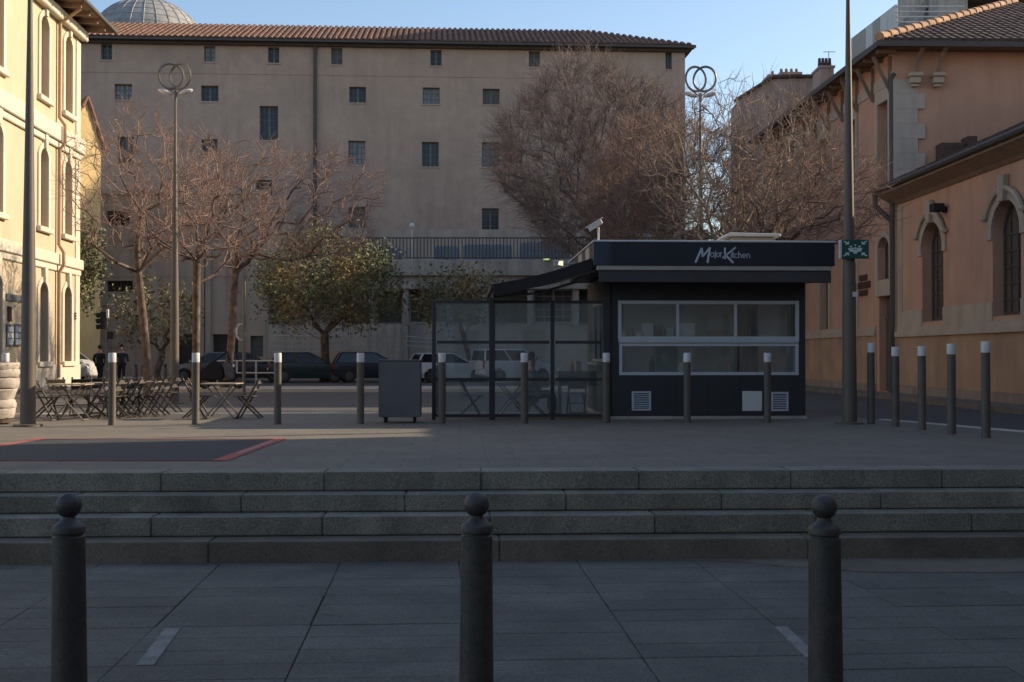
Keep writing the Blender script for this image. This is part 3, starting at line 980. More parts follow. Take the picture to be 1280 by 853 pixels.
# ================================================================== sunlit official building on the left
Ul = Vector((-.0667, 1, 0)).normalized()
Nl = Vector((1, .0667, 0)).normalized()
WL = Wall((-18.07, 50, 0), Ul, Nl)
left = thing('official_building', 'tall cream building in full sun with arched windows at the left', 'building', (-18.07, 50, 0), world=True)
cols_ = [-1.6, -4.6, -9.5, -12.5, -17.4, -20.4]
flo = [(.93, 3.95), (6.02, 9.02), (10.95, 14.05)]
lholes = []
for c in cols_:
    for z0, z1 in flo: lholes.append(archp(c - .48, c + .48, z0, z1, .34))
ZE = 14.75
LX0 = -29
m_ = MB()
wall_mesh(m_, WL, rectp(LX0, 0, -.3, ZE), lholes, .32)
def lp(t, n, z): return WL.pt(t, z, n)
for t in (0, LX0): m_.add([lp(t, 0, -.3), lp(t, -13, -.3), lp(t, -13, ZE), lp(t, 0, ZE)], [(0, 1, 2, 3)])
m_.add([lp(LX0, -13, -.3), lp(0, -13, -.3), lp(0, -13, ZE), lp(LX0, -13, ZE)], [(0, 1, 2, 3)])
m_.build('wall', M['stucco_left'], left)
for i, h in enumerate(lholes):
    window(left, WL, h, .30, M['shutter'], M['shutter'] if i % 3 else M['pane'], 2, 5, .08, mull=.07)
def ring_surround(W, hole, wd, proud, m, parent, z_from=None, name='surround'):
    z0 = hole[0][1] if z_from is None else z_from
    t0, t1 = hole[0][0], hole[1][0]
    cx = (t0 + t1) / 2
    hw = (t1 - t0) / 2
    k = (hw + wd) / hw
    zs = hole[2][1]
    inn = [(t0, z0)] + [(a, b) for a, b in hole[2:]][::-1] + [(t1, z0)]
    out = [(t0 - wd, z0)] + [(cx + (a - cx) * k, b + wd * (.35 + .65 * (1 - abs(a - cx) / hw))) for a, b in hole[2:]][::-1] + [(t1 + wd, z0)]
    n = len(inn)
    m_ = MB()
    vs = [W.pt(a, b, proud) for a, b in inn] + [W.pt(a, b, proud) for a, b in out] + [W.pt(a, b, .0) for a, b in out] + [W.pt(a, b, .0) for a, b in inn]
    fs = []
    for i in range(n - 1):
        for s in range(3): fs.append((i + s * n, i + 1 + s * n, i + 1 + (s + 1) * n, i + (s + 1) * n))
        fs.append((i + 3 * n, i + 1 + 3 * n, i + 1, i))
    m_.add(vs, fs)
    return m_.build(name, m, parent)
for h in lholes:
    ring_surround(WL, h, .24, .06, M['stone_left'], left)
    t0, t1, z0, zt_ = h[0][0], h[1][0], h[0][1], max(b for a, b in h)
    m_ = MB()
    c = (t0 + t1) / 2
    m_.prism([(c - .10, zt_ - .02), (c + .10, zt_ - .02), (c + .17, zt_ + .55), (c - .17, zt_ + .55)], WL.o, WL.U, UP, WL.N, .002, .15)
    m_.build('keystone', M['stone_left'], left)
    m_ = MB()
    m_.obox(WL.o, WL.U, WL.N, t0 - .32, t1 + .32, -.1, .17, z0 - .20, z0 - .003)
    m_.build('sill', M['stone_left'], left, bevel=.02)
for z, hh, pr in ((4.72, .42, .16), (9.55, .62, .22)):
    m_ = MB()
    m_.obox(WL.o, WL.U, WL.N, LX0, .10, .001, pr * .5, z - .25, z)
    m_.obox(WL.o, WL.U, WL.N, LX0, .10 + pr * .5, .001, pr, z + .001, z + hh)
    m_.build('string_course', M['stone_left'], left, bevel=.03)
m_ = MB()
m_.obox(WL.o, WL.U, WL.N, LX0, .07, .001, .08, -.3, .80)
m_.build('plinth', M['stone_left'], left, bevel=.02)
m_ = MB()                                                         # pale corner pier
m_.obox(WL.o, WL.U, WL.N, -.55, .03, .001, .045, .803, 14.2)
m_.build('corner_pier', M['stone_left'], left)
m_ = MB()
m_.obox(WL.o, WL.U, WL.N, LX0, .25, .001, .30, 14.32, 14.74)
m_.build('cornice', M['stone_left'], left, bevel=.04)
m_ = MB()
m_.obox(WL.o, WL.U, WL.N, LX0, 1.1, -.2, 1.12, 14.95, 15.02)
n_ = 26
for i in range(n_):
    t = LX0 + .6 + i * 1.14
    m_.obox(WL.o, WL.U, WL.N, t - .07, t + .07, .0, 1.02, 14.76, 14.948)
m_.build('soffit', M['wood_soffit'], left)
m_ = MB()
m_.obox(WL.o, WL.U, WL.N, LX0, 1.16, 1.10, 1.26, 14.93, 15.10)
m_.build('gutter', M['zinc'], left, bevel=.03)
m_ = MB()
zr = 15.03
m_.add([lp(LX0, 1.2, zr), lp(1.2, 1.2, zr), lp(-5.5, -6.5, zr + 3.4), lp(LX0 + 5, -6.5, zr + 3.4)], [(0, 1, 2, 3)])
m_.add([lp(1.2, 1.2, zr), lp(1.2, -14, zr), lp(-5.5, -6.5, zr + 3.4)], [(0, 1, 2)])
m_.add([lp(LX0, -14, zr), lp(1.2, -14, zr), lp(-5.5, -6.5, zr + 3.4), lp(LX0 + 5, -6.5, zr + 3.4)], [(0, 1, 2, 3)])
m_.add([lp(LX0, 1.2, zr), lp(LX0, -14, zr), lp(LX0 + 5, -6.5, zr + 3.4)], [(0, 1, 2)])
m_.build('roof', M['tile'], left)
for u in (70,):
    t = WL.uz(u, 300)[0]
    m_ = MB()
    m_.tube([WL.pt(t, .3, .12), WL.pt(t, 4.4, .12), WL.pt(t, 4.7, .30), WL.pt(t, 5.2, .30), WL.pt(t, 5.5, .12), WL.pt(t, 9.2, .12), WL.pt(t, 9.5, .33), WL.pt(t, 10.2, .33), WL.pt(t, 10.5, .12), WL.pt(t, 14.2, .12), WL.pt(t, 14.8, .9)], .075, 8)
    m_.build('drainpipe', M['pipe_cream'], left, smooth=True)
# things fixed to that wall
def wall_plate(name, label, cat, W, u0, v0, u1, v1, m, th=.05, group=None):
    a, z1 = W.uz(u0, v0); b, z0 = W.uz(u1, v1)
    m_ = MB()
    m_.obox(W.o, W.U, W.N, min(a, b), max(a, b), .003, th, min(z0, z1), max(z0, z1))
    o = m_.build(name, m, origin=W.pt((a + b) / 2, (z0 + z1) / 2), bevel=.008)
    return tag(o, label, cat, group)
def notice(label, u0, u1, blue):
    a, z1 = WL.uz(u0, 405); b, z0 = WL.uz(u1, 433)
    r_ = thing('notice_board', label, 'notice board', WL.pt((a + b) / 2, z0), group='notice boards on the sunlit wall', world=True)
    m_ = MB()
    m_.obox(WL.o, WL.U, WL.N, a, b, .003, .07, z0, z1)
    m_.build('frame', M['frame_blue'], r_, bevel=.01)
    rg = random.Random(u0)
    for i in range(2):
        for j in range(3):
            x0, y0 = a + .06 + i * (b - a - .1) / 2, z0 + .06 + j * (z1 - z0 - .1) / 3
            m_ = MB()
            m_.obox(WL.o, WL.U, WL.N, x0, x0 + (b - a - .1) / 2 - .03, .071, .076, y0, y0 + (z1 - z0 - .1) / 3 - rg.uniform(.03, .08))
            m_.build('paper', M['paper'] if (i + j + blue) % 3 else M['paper_blue'], r_)
notice('left framed notice board with pinned papers on the sunlit wall', 7, 15, 0)
notice('right framed notice board with pinned papers beside the lamp post', 16.5, 24, 1)
wall_plate('wall_plaque', 'dark grey plaque above the notice boards on the cream wall', 'plaque', WL, 7, 367, 30, 379, M['frame_blue'])
wall_plate('poster', 'small red brown poster below the grey plaque', 'poster', WL, 9, 383, 13, 402, M['plate_red'])
a, z1 = WL.uz(91.5, 390); b, z0 = WL.uz(94.5, 400)
hn = thing('house_number', 'tiny dark house number plate near the sunlit corner', 'number plate', WL.pt((a + b) / 2, z0), world=True)
for j in range(3):
    q = z0 + (z1 - z0) * j / 3
    m_ = MB()
    m_.obox(WL.o, WL.U, WL.N, a + .1, b - .1, .05, .07, q + .02, q + (z1 - z0) / 3 - .02)
    m_.build('number_plate', M['navy'], hn)

# yellow house glimpsed between the two
yh = P(107, 300, 62)
hs = thing('yellow_house', 'narrow yellow house gable with tile verge behind the cream building', 'house', (yh.x, yh.y, 0), rz=R(50))
m_ = MB()
zt_, zs_ = HZ + (445 - 123) / (F / 62), HZ + (445 - 176) / (F / 62)
m_.prism([(-1.15, -.3), (.85, -.3), (.85, zs_), (.05, zt_), (-1.15, zt_ - 1.9)], (0, 0, 0), (1, 0, 0), UP, (0, 1, 0), 0, 6)
m_.build('wall', M['stucco_yellow'], hs)
m_ = MB()
for sgn, xe, ze in ((-1, -1.35, zt_ - 2.2), (1, 1.0, zs_ - .3)):
    n_ = 5
    for i in range(n_):
        f0, f1 = i / n_, (i + 1) / n_ + .03
        m_.tube([(.05 + (xe - .05) * f0, -.02, zt_ + .1 + (ze - zt_) * f0), (.05 + (xe - .05) * f1, -.02, zt_ + .06 + (ze - zt_) * f1)], [.11, .14], 7)
    m_.add([(.05, -.1, zt_ + .05), (xe, -.1, ze + .05), (xe, 6, ze + .05), (.05, 6, zt_ + .05)], [(0, 1, 2, 3)])
m_.build('roof', M['tile'], hs)

# ================================================================== orange building on the right: main block
Um = Vector((-.033, 1, 0)).normalized()
Nm = Vector((-1, -.033, 0)).normalized()
DC = 36.9
XC = 12.99 - .033 * DC
WM = Wall((XC, DC, 0), Um, Nm)
main = thing('orange_building', 'tall orange rendered building with tiled hip roof and stone quoins at the right', 'building', (XC, DC, 0), world=True)
LM = 16.5
EM = 10.55
colm = [.9 + 3.2 * i for i in range(5)]
mh = []
for c in colm: mh.append(rectp(c - .5, c + .5, 6.55, 9.15))
mlow = []
for i, c in enumerate(colm):
    mlow.append(archp(c - .52, c + .52, 3.55, 4.9, .3) if i == 0 else archp(c - .52, c + .52, 2.12, 4.55, .3))
door = rectp(colm[0] - .5, colm[0] + .5, .02, 3.03)
m_ = MB()
wall_mesh(m_, WM, rectp(0, LM, -.3, EM), mh + mlow + [door], .28)
def mp(t, n, z): return WM.pt(t, z, n)
WB = 14.0
m_.add([mp(LM, 0, -.3), mp(LM, -WB, -.3), mp(LM, -WB, EM), mp(LM, 0, EM)], [(0, 1, 2, 3)])
m_.add([mp(0, -WB, -.3), mp(LM, -WB, -.3), mp(LM, -WB, EM), mp(0, -WB, EM)], [(0, 1, 2, 3)])
m_.build('wall', M['stucco_pink'], main)
m_ = MB()
m_.add([mp(0, 0, -.3), mp(0, -WB, -.3), mp(0, -WB, EM), mp(0, 0, EM)], [(0, 1, 2, 3)])
m_.build('end_wall', M['stucco_pink'], main)
for h in mh: window(main, WM, h, .26, M['shutter'], M['shutter'], 2, 6, .08)
for h in mlow: window(main, WM, h, .26, M['frame_brown'], M['frame_brown'], 2, 4, .07)
m_ = MB()
t0, t1 = door[0][0], door[1][0]
for i in range(6):
    a = t0 + (t1 - t0) * i / 6
    m_.obox(WM.o, WM.U, WM.N, a + .008, a + (t1 - t0) / 6 - .008, -.27, -.22, .03, 2.25)
m_.obox(WM.o, WM.U, WM.N, t0, t1, -.275, -.2, 2.26, 2.34)
m_.obox(WM.o, WM.U, WM.N, t0 + .05, t1 - .05, -.27, -.24, 2.36, 3.0)
m_.build('door', M['frame_brown'], main)
for h in mh:
    a, b, z0, z1 = h[0][0], h[1][0], h[0][1], h[2][1]
    m_ = MB()
    for x0, x1, q0, q1 in ((a - .2, a, z0, z1), (b, b + .2, z0, z1), (a - .2, b + .2, z1 + .001, z1 + .42), (a - .28, b + .28, z0 - .16, z0 - .001)):
        m_.obox(WM.o, WM.U, WM.N, x0, x1, .001, .06, q0, q1)
    m_.build('surround', M['stone_cream'], main)
for i, h in enumerate(mlow):
    ring_surround(WM, h, .2, .05, M['stone_cream'], main)
m_ = MB()                                                         # frieze of stone below the eave windows
m_.obox(WM.o, WM.U, WM.N, .02, LM, .001, .035, 9.6, 9.95)
m_.build('string_course', M['stone_cream'], main)
m_ = MB()
c = colm[0]
m_.obox(WM.o, WM.U, WM.N, c - .72, c + .72, .001, .07, 3.035, 3.545)
m_.build('lintel', M['stone_cream'], main)
m_ = MB()
m_.obox(WM.o, WM.U, WM.N, c + .75, LM, .001, .05, 1.97, 2.11)
m_.obox(WM.o, WM.U, WM.N, c + .75, LM, .001, .09, 1.80, 1.965)
m_.build('sill_band', M['stone_cream'], main)
m_ = MB()
m_.obox(WM.o, WM.U, WM.N, c + .76, LM, .001, .03, .25, 1.797)
m_.build('plinth', M['stucco_orange'], main)
m_ = MB()
m_.obox(WM.o, WM.U, WM.N, c + .76, LM, .001, .045, -.3, .247)
m_.build('base_course', M['base_stone'], main)
# quoins up the corner, long and short in turn, each a stone
zq = 6.0
k = 0
while zq < 9.3:
    hh = .46
    ln = .95 if k % 2 == 0 else .72
    m_ = MB()
    o_ = mp(0, 0, 0)
    m_.box(o_.x - .035, o_.x + ln, o_.y - .045, o_.y + .30, zq, zq + hh - .003)
    m_.build('quoin', M['stone_grey'], main, bevel=.003)
    zq += hh
    k += 1
# eave, brackets, corbels, roof
ov = .62
o_ = mp(0, 0, 0)
m_ = MB()
m_.obox(WM.o, WM.U, WM.N, -ov, LM, -.3, ov, EM + .02, EM + .09)
m_.obox(WM.o, WM.U, WM.N, -ov, .3, -WB - ov, -.302, EM + .02, EM + .09)
for i in range(14):
    t = -.2 + i * 1.2
    m_.obox(WM.o, WM.U, WM.N, t - .06, t + .06, .0, ov - .02, EM - .12, EM + .017)
m_.build('soffit', M['wood_soffit'], main)
m_ = MB()
m_.obox(WM.o, WM.U, WM.N, -ov - .06, LM, ov, ov + .12, EM - .03, EM + .14)
m_.obox(WM.o, WM.U, WM.N, -ov - .12, -ov, -WB - ov, ov + .12, EM - .03, EM + .14)
m_.build('gutter', M['zinc'], main)
for i in range(10):
    t = .22 + i * 1.6
    m_ = MB()
    m_.bar(mp(t, .05, EM - 1.15), mp(t, ov - .05, EM - .13), .08, .10)
    m_.bar(mp(t, .05, EM - 1.2), mp(t, .05, EM - .13), .09, .09)
    m_.build('bracket', M['wood_soffit'], main)
for u in (1143.5, 1172):
    t = (u - 640) / F * DC - o_.x
    x = o_.x + t
    zc_ = HZ + (445 - 100) / (F / DC)
    m_ = MB()
    y = o_.y
    m_.box(x - .20, x + .20, y - .30, y - .001, zc_ + .08, zc_ + .20)
    m_.box(x - .16, x + .16, y - .24, y - .001, zc_ - .12, zc_ + .078)
    m_.box(x - .12, x + .12, y - .16, y - .001, zc_ - .22, zc_ - .122)
    cb = m_.build('corbel', M['stone_cream'], main, bevel=.02)
    m_ = MB()
    m_.tube([(x, y - .15, zc_ + .2), (x + .06, y - .17, zc_ + .55), (x + .12, y - .36, zc_ + .8), (x + .14, y - .55, EM)], .075, 6)
    m_.build('strut', M['wood_soffit'], cb)
pm = R(24.2)
TP = math.tan(pm)
zb = EM + .14
c00 = mp(-ov - .05, ov + .05, zb)
HW = (WB + 2 * ov + .1) / 2
ax, ay = -WM.N, WM.U
def rp(a, b, z): return c00 + ax * a + ay * b + UP * (z)
LR = LM + ov
m_ = MB()
m_.add([rp(0, 0, 0), rp(2 * HW, 0, 0), rp(HW, HW, HW * TP)], [(0, 1, 2)])
m_.add([rp(0, 0, 0), rp(HW, HW, HW * TP), rp(HW, LR, HW * TP), rp(0, LR, 0)], [(0, 1, 2, 3)])
m_.add([rp(2 * HW, 0, 0), rp(HW, HW, HW * TP), rp(HW, LR, HW * TP), rp(2 * HW, LR, 0)], [(0, 1, 2, 3)])
m_.add([rp(0, LR, 0), rp(HW, LR, HW * TP), rp(2 * HW, LR, 0)], [(0, 1, 2)])
mrf = m_.build('roof', M['tile_dark'], main)
m_ = MB()
Sf = ay * math.cos(pm) + UP * math.sin(pm)
Nf_ = -ay * math.sin(pm) + UP * math.cos(pm)
tile_plane(m_, rp(0, -.03, 0), ax, Sf, Nf_, 2 * HW, lambda t: (min(t, 2 * HW - t) / math.cos(pm)) - .05, .27, .42, .09)
tag(m_.build('roof_tiles', M['tile_dark'], mrf, fix=False), kind='stuff')
hip0, hip1 = rp(0, 0, .06), rp(HW, HW, HW * TP + .06)
n_ = 20
for i in range(n_):
    a, b = hip0.lerp(hip1, i / n_), hip0.lerp(hip1, (i + 1.12) / n_)
    m_ = MB()
    m_.tube([a + UP * .05, b + UP * .02], [.155, .125], 10)
    m_.build('ridge_tile', M['tile_ridge'], mrf, smooth=True)
# wall lamp-like dark plates by the door
for i, (u, v, wd, hh) in enumerate(((1080, 347.5, 9, 5.2), (1080, 357, 17, 5.2), (1080, 366.5, 10, 5.2))):
    m_ = MB()
    a, z1 = WM.uz(u - wd / 2, v - hh / 2); b, z0 = WM.uz(u + wd / 2, v + hh / 2)
    m_.obox(WM.o, WM.U, WM.N, min(a, b), max(a, b), .003, .05, z0, z1)
    o = m_.build('wall_plate', M['plate_red'], origin=WM.pt((a + b) / 2, z0), bevel=.006)
    tag(o, ['topmost small dark red plate on the orange wall right of the lamp post', 'widest dark red plate in the middle of the three by the door', 'lowest small dark red plate on the orange wall near the door'][i], 'sign', 'dark red plates by the door')

# ---- single storey wing in front of it
Uw = Vector((.02, -1, 0)).normalized()                            # runs toward the camera
Nw = Vector((-1, -.02, 0)).normalized()
XW = 12.6 - .02 * (DC - .02)
WW = Wall((XW, DC - .05, 0), Uw, Nw)
wing = thing('arched_wing', 'single storey orange wing with tall arched windows at the right edge', 'building', (XW, DC - .05, 0), world=True)
LW = 15.2
EW = 6.05
wc = [2.87, 7.72, 12.57]
wh = [archp(c - .80, c + .80, 2.13, 4.95, .62, 14) for c in wc]
m_ = MB()
wall_mesh(m_, WW, rectp(.02, LW, -.3, EW), wh, .34)
def wp(t, n, z): return WW.pt(t, z, n)
DW = 11.0
m_.add([wp(LW, 0, -.3), wp(LW, -DW, -.3), wp(LW, -DW, EW), wp(LW, 0, EW)], [(0, 1, 2, 3)])
m_.build('wall', M['stucco_pink'], wing)
for h in wh:
    window(wing, WW, h, .32, M['frame_brown'], M['pane_dusty'], 4, 7, .09, mull=.08)
    c = (h[0][0] + h[1][0]) / 2
    ring_surround(WW, h, .26, .05, M['stone_cream'], wing, z_from=4.05)
    # moulded hood above the arch
    m_ = MB()
    pts = []
    for i in range(15):
        th = math.pi * (.16 + .68 * i / 14)
        pts.append(wp(c - 1.18 * math.cos(th), .09, 4.02 + 1.20 * math.sin(th)))
    m_.tube(pts, .075, 6)
    m_.tube([pts[0] + WW.U * -.16, pts[0]], .07, 6)
    m_.tube([pts[-1], pts[-1] + WW.U * .16], .07, 6)
    m_.build('hood_mould', M['stone_cream'], wing, smooth=True)
    m_ = MB()
    m_.prism([(c - .13, 4.90), (c + .13, 4.90), (c + .2, 5.55), (c - .2, 5.55)], WW.o, WW.U, UP, WW.N, .002, .17)
    m_.build('keystone', M['stone_cream'], wing, bevel=.02)
ws = [.02] + [x for c in wc for x in (c - .803, c + .803)] + [LW]
m_ = MB()
for a, b in zip(ws[::2], ws[1::2]): m_.obox(WW.o, WW.U, WW.N, a, b, .001, .03, 2.03, 2.50)
m_.obox(WW.o, WW.U, WW.N, .02, LW, .001, .05, 1.86, 2.027)
m_.obox(WW.o, WW.U, WW.N, -.05, LW, .001, .12, 1.72, 1.857)
m_.build('sill_band', M['stone_cream'], wing)
m_ = MB()
m_.obox(WW.o, WW.U, WW.N, .02, LW, .001, .04, .26, 1.717)
m_.build('plinth', M['stucco_orange'], wing)
m_ = MB()
m_.obox(WW.o, WW.U, WW.N, .02, LW, .001, .055, -.3, .257)
m_.build('base_course', M['base_stone'], wing)
m_ = MB()
m_.obox(WW.o, WW.U, WW.N, .02, .42, .001, .025, 2.505, EW - .35)
m_.build('corner_pier', M['stone_cream'], wing)
m_ = MB()
prof_ = [(.002, EW - .26), (.04, EW - .26), (.14, EW - .17), (.50, EW + .03), (.54, EW + .04), (.54, EW + .16), (.002, EW + .16)]
m_.prism(prof_, wp(-.35, 0, 0), -WW.N * -1, UP, WW.U, 0, LW + .35)
m_.build('soffit', M['wood_soffit'], wing)
m_ = MB()
m_.tube([wp(-.45, .58, EW + .20), wp(LW, .58, EW + .20)], .095, 8)
m_.build('gutter', M['zinc'], wing, smooth=True)
pw = R(24)
c0 = wp(-.35, .55, EW + .24)
aw = -WW.N
m_ = MB()
q = 6.0
m_.add([c0, c0 + WW.U * (LW + .35), c0 + WW.U * (LW + .35) + aw * q + UP * q * math.tan(pw), c0 + aw * q + UP * q * math.tan(pw)], [(0, 1, 2, 3)])
m_.add([c0 + aw * 2 * q, c0 + aw * 2 * q + WW.U * (LW + .35), c0 + WW.U * (LW + .35) + aw * q + UP * q * math.tan(pw), c0 + aw * q + UP * q * math.tan(pw)], [(0, 1, 2, 3)])
m_.add([c0 + WW.U * (LW + .35), c0 + WW.U * (LW + .35) + aw * 2 * q, c0 + WW.U * (LW + .35) + aw * q + UP * q * math.tan(pw)], [(0, 1, 2)])
wrf = m_.build('roof', M['tile_dark'], wing)
m_ = MB()
Sw = aw * math.cos(pw) + UP * math.sin(pw)
Nw_ = WW.N * math.sin(pw) + UP * math.cos(pw)
tile_plane(m_, c0 - Sw * .06, WW.U, Sw, Nw_, LW + .35, lambda t: q / math.cos(pw), .27, .42, .09)
tag(m_.build('roof_tiles', M['tile_dark'], wrf, fix=False), kind='stuff')
m_ = MB()
p0 = c0 + WW.U * .5 + Sw * 2.3
m_.box(p0.x - .35, p0.x + .35, p0.y - .3, p0.y + .3, p0.z - .1, p0.z + .42)
m_.box(p0.x + .45, p0.x + .75, p0.y - .3, p0.y + .3, p0.z + .05, p0.z + .62)
m_.build('roof_vent', M['tile_dark'], wrf, bevel=.02)
m_ = MB()
t = -.12
m_.tube([wp(-.38, .58, EW + .12), wp(-.36, .58, EW - .25), wp(-.10, .16, EW - .75), wp(-.10, .14, EW - 1.2), wp(-.10, .14, 2.1), wp(-.10, .18, 1.9), wp(-.10, .18, .0)], .085, 8)
m_.tube([wp(-.10, .14, 2.1), wp(-.10, .14, 9.75), wp(-.10, .05, 9.85)], .085, 8)
m_.build('drainpipe', M['zinc'], wing, smooth=True)
m_ = MB()
a, z = WW.uz(1183, 264)
pp = wp(a, .0, z)
m_.obox(WW.o, WW.U, WW.N, a - .08, a + .08, .002, .10, z - .05, z + .12)
m_.obox(WW.o, WW.U, WW.N, a - .17, a + .17, .10, .42, z - .02, z + .20)
tag(m_.build('wall_floodlight', M['rubber'], origin=pp, bevel=.02), 'small dark floodlight fixed beside the nearer left arch of the wing', 'light')

# taller neighbour of the wing, right of the frame (it keeps the steps in shade)
nb = thing('neighbour_block', 'tall rendered block next to the wing outside the right edge', 'building', (12.3, -14, 0), world=True)
WN = Wall((12.3, -16, 0), (0, 1, 0), (-1, 0, 0))
nh = []
for i in range(9):
    for j in range(4): nh.append(rectp(2 + i * 4.1, 3.1 + i * 4.1, 1.2 + j * 3.4, 3.1 + j * 3.4))
NH = 14.5
m_ = MB()
wall_mesh(m_, WN, rectp(0, 37.6, -1, NH), nh, .25)
m_.add([(12.3, 21.6, -1), (26, 21.6, -1), (26, 21.6, NH), (12.3, 21.6, NH)], [(0, 1, 2, 3)])
m_.add([(12.3, -16, -1), (26, -16, -1), (26, -16, NH), (12.3, -16, NH)], [(0, 1, 2, 3)])
m_.add([(26, -16, -1), (26, 21.6, -1), (26, 21.6, NH), (26, -16, NH)], [(0, 1, 2, 3)])
m_.add([(12.3, -16, NH), (26, -16, NH), (26, 21.6, NH), (12.3, 21.6, NH)], [(0, 1, 2, 3)])
m_.build('wall', M['stucco_pink'], nb)
for h in nh: window(nb, WN, h, .22, M['frame_cream'], M['pane'], 2, 3, .06)

# modern concrete block above the roofs, top right
mod = thing('modern_block', 'pale modern concrete block with roof terrace above the tiled roof', 'building', (17.8, 55, 0), world=True)
pA, pB = P(1125, 4, 55), P(1072, 45, 60.6)
zP = pA.z
m_ = MB()
m_.box(17.8, 40, 55.3, 76, 0, zP - 1.05)
m_.build('wall', M['concrete'], mod)
n_ = 7
for i in range(n_):
    a = Vector((17.75, 55.2, 0)).lerp(Vector((17.35, 62.0, 0)), i / n_)
    b = Vector((17.75, 55.2, 0)).lerp(Vector((17.35, 62.0, 0)), (i + 1) / n_)
    d = (b - a).normalized() * .02
    m_ = MB()
    m_.bar(a + d + UP * (zP - .55), b - d + UP * (zP - .55), .12, 1.1)
    m_.build('parapet_panel', M['cream_paint'] if i in (2, 4, 5) else M['white_paint'], mod, bevel=.01)
m_ = MB()
for k in range(5):
    z = zP - .1 - k * .24
    m_.tube([(17.7, 55.2, z), (20.9 - .25 * k, 55.2, z)], .035, 6)
m_.build('terrace_rail', M['white_paint'], mod, smooth=True)
m_ = MB()
m_.box(19.85, 21.3, 55.9, 60, zP - 1.3, zP + 1.2)
m_.build('stair_tower', M['concrete'], mod)
m_ = MB()
m_.prism([(17.9, zP - .9), (18.4, zP - .9), (20.6, zP + 1.1), (20.1, zP + 1.1)], (0, 57, 0), (1, 0, 0), UP, (0, 1, 0), 0, .5)
m_.build('raking_strut', M['concrete'], mod)
m_ = MB()
m_.box(21.35, 36, 58, 70, zP - 1.3, zP + 1.6)
m_.build('set_back_wall', M['frame_brown'], mod)
m_ = MB()
m_.box(21.32, 36, 55.4, 58.5, zP - .45, zP - .15)
m_.box(21.32, 36, 55.5, 58.5, zP + .9, zP + 1.4)
m_.build('balcony_slab', M['concrete'], mod)
# rose houses with chimneys further along
rs = thing('rose_house', 'weathered rose coloured house with chimney stacks beyond the orange building', 'house', (15, 68, 0), world=True)
s_ = F / 66
def rz_(v): return HZ + (445 - v) / s_
def rx_(u): return (u - 640) / s_
m_ = MB()
m_.prism([(rx_(925), -.2), (rx_(1040), -.2), (rx_(1040), rz_(96)), (rx_(966), rz_(98)), (rx_(925), rz_(124))], (0, 66, 0), (1, 0, 0), UP, (0, 1, 0), 0, 2.6)
m_.build('wall', M['stucco_rose'], rs)
m_ = MB()
for (u0, v0), (u1, v1) in (((921, 125), (966, 97)), ((966, 97), (1042, 95))):
    m_.bar((rx_(u0), 66.2, rz_(v0) + .05), (rx_(u1), 66.2, rz_(v1) + .05), .8, .14, up=(0, 0, 1))
m_.build('roof', M['tile_dark'], rs)
for u, w_, vt, npots in ((975, 14, 95, 1), (996, 26, 92, 4), (1035, 17, 84, 4)):
    m_ = MB()
    d_ = 67.2 if u != 1035 else 62
    k_ = 1 if u != 1035 else 62 / 66
    x0, x1 = rx_(u - w_ / 2) * k_, rx_(u + w_ / 2) * k_
    zt_ = HZ + (445 - vt) / (F / d_)
    m_.box(x0, x1, d_, d_ + 1.6, zt_ - 2.4, zt_)
    m_.box(x0 - .06, x1 + .06, d_ - .06, d_ + 1.66, zt_ + .001, zt_ + .12)
    ch = m_.build('chimney', M['stucco_rose'], rs)
    for i in range(npots):
        m_ = MB()
        x = x0 + (x1 - x0) * (i + .5) / npots
        m_.tube([(x, d_ + .5, zt_ + .12), (x, d_ + .5, zt_ + (.42 if u != 1035 else .62))], [.10, .075], 7)
        m_.build('chimney_pot', M['tile_dark'] if u == 1035 else M['base_stone'], ch, smooth=True)
m_ = MB()
x = rx_(1041) * 62 / 66
za = HZ + (445 - 84) / (F / 62)
m_.tube([(x, 62.6, za), (x, 62.6, za + 1.0)], .02, 5)
m_.tube([(x - .3, 62.6, za + .98), (x + .35, 62.6, za + .98)], .015, 5)
for k in range(4): m_.tube([(x - .2 + k * .15, 62.5, za + .98), (x - .2 + k * .15, 62.7, za + .98)], .01, 4)
tag(m_.build('aerial', M['zinc'], origin=(x, 62.6, za)), 'thin television aerial beside the four dark chimney pots', 'aerial')
m_ = MB()
m_.prism([(11.2, 0), (30, 0), (30, 9.2), (11.2, 8.6)], (0, 58.5, 0), (1, 0, 0), UP, (0, 1, 0), 0, 5)
tag(m_.build('backing_house', M['stucco_rose'], origin=(14, 58.5, 0)), 'plain rose house wall between the orange building and the chimneys', 'house')

# tower added beyond the modern block to shade the far roof's right half
tw = thing('added_shade_tower', 'tall plain tower added beyond the modern block to shade the far roof', 'building', (38, 86, 0), world=True)
WT = Wall((30, 82, 0), (1, 0, 0), (0, -1, 0))
th_ = [rectp(1.2 + i * 2.6, 2.6 + i * 2.6, 2 + j * 3.1, 3.6 + j * 3.1) for i in range(7) for j in range(12)]
m_ = MB()
wall_mesh(m_, WT, rectp(0, 19, -.3, 40), th_, .2)
m_.add([(30, 82, -.3), (30, 93, -.3), (30, 93, 40), (30, 82, 40)], [(0, 1, 2, 3)])
m_.add([(49, 82, -.3), (49, 93, -.3), (49, 93, 40), (49, 82, 40)], [(0, 1, 2, 3)])
m_.add([(30, 93, -.3), (49, 93, -.3), (49, 93, 40), (30, 93, 40)], [(0, 1, 2, 3)])
m_.add([(30, 82, 40), (49, 82, 40), (49, 93, 40), (30, 93, 40)], [(0, 1, 2, 3)])
m_.build('wall', M['concrete'], tw)
for h in th_: window(tw, WT, h, .18, M['frame_blue'], M['pane'], 2, 1, .06)
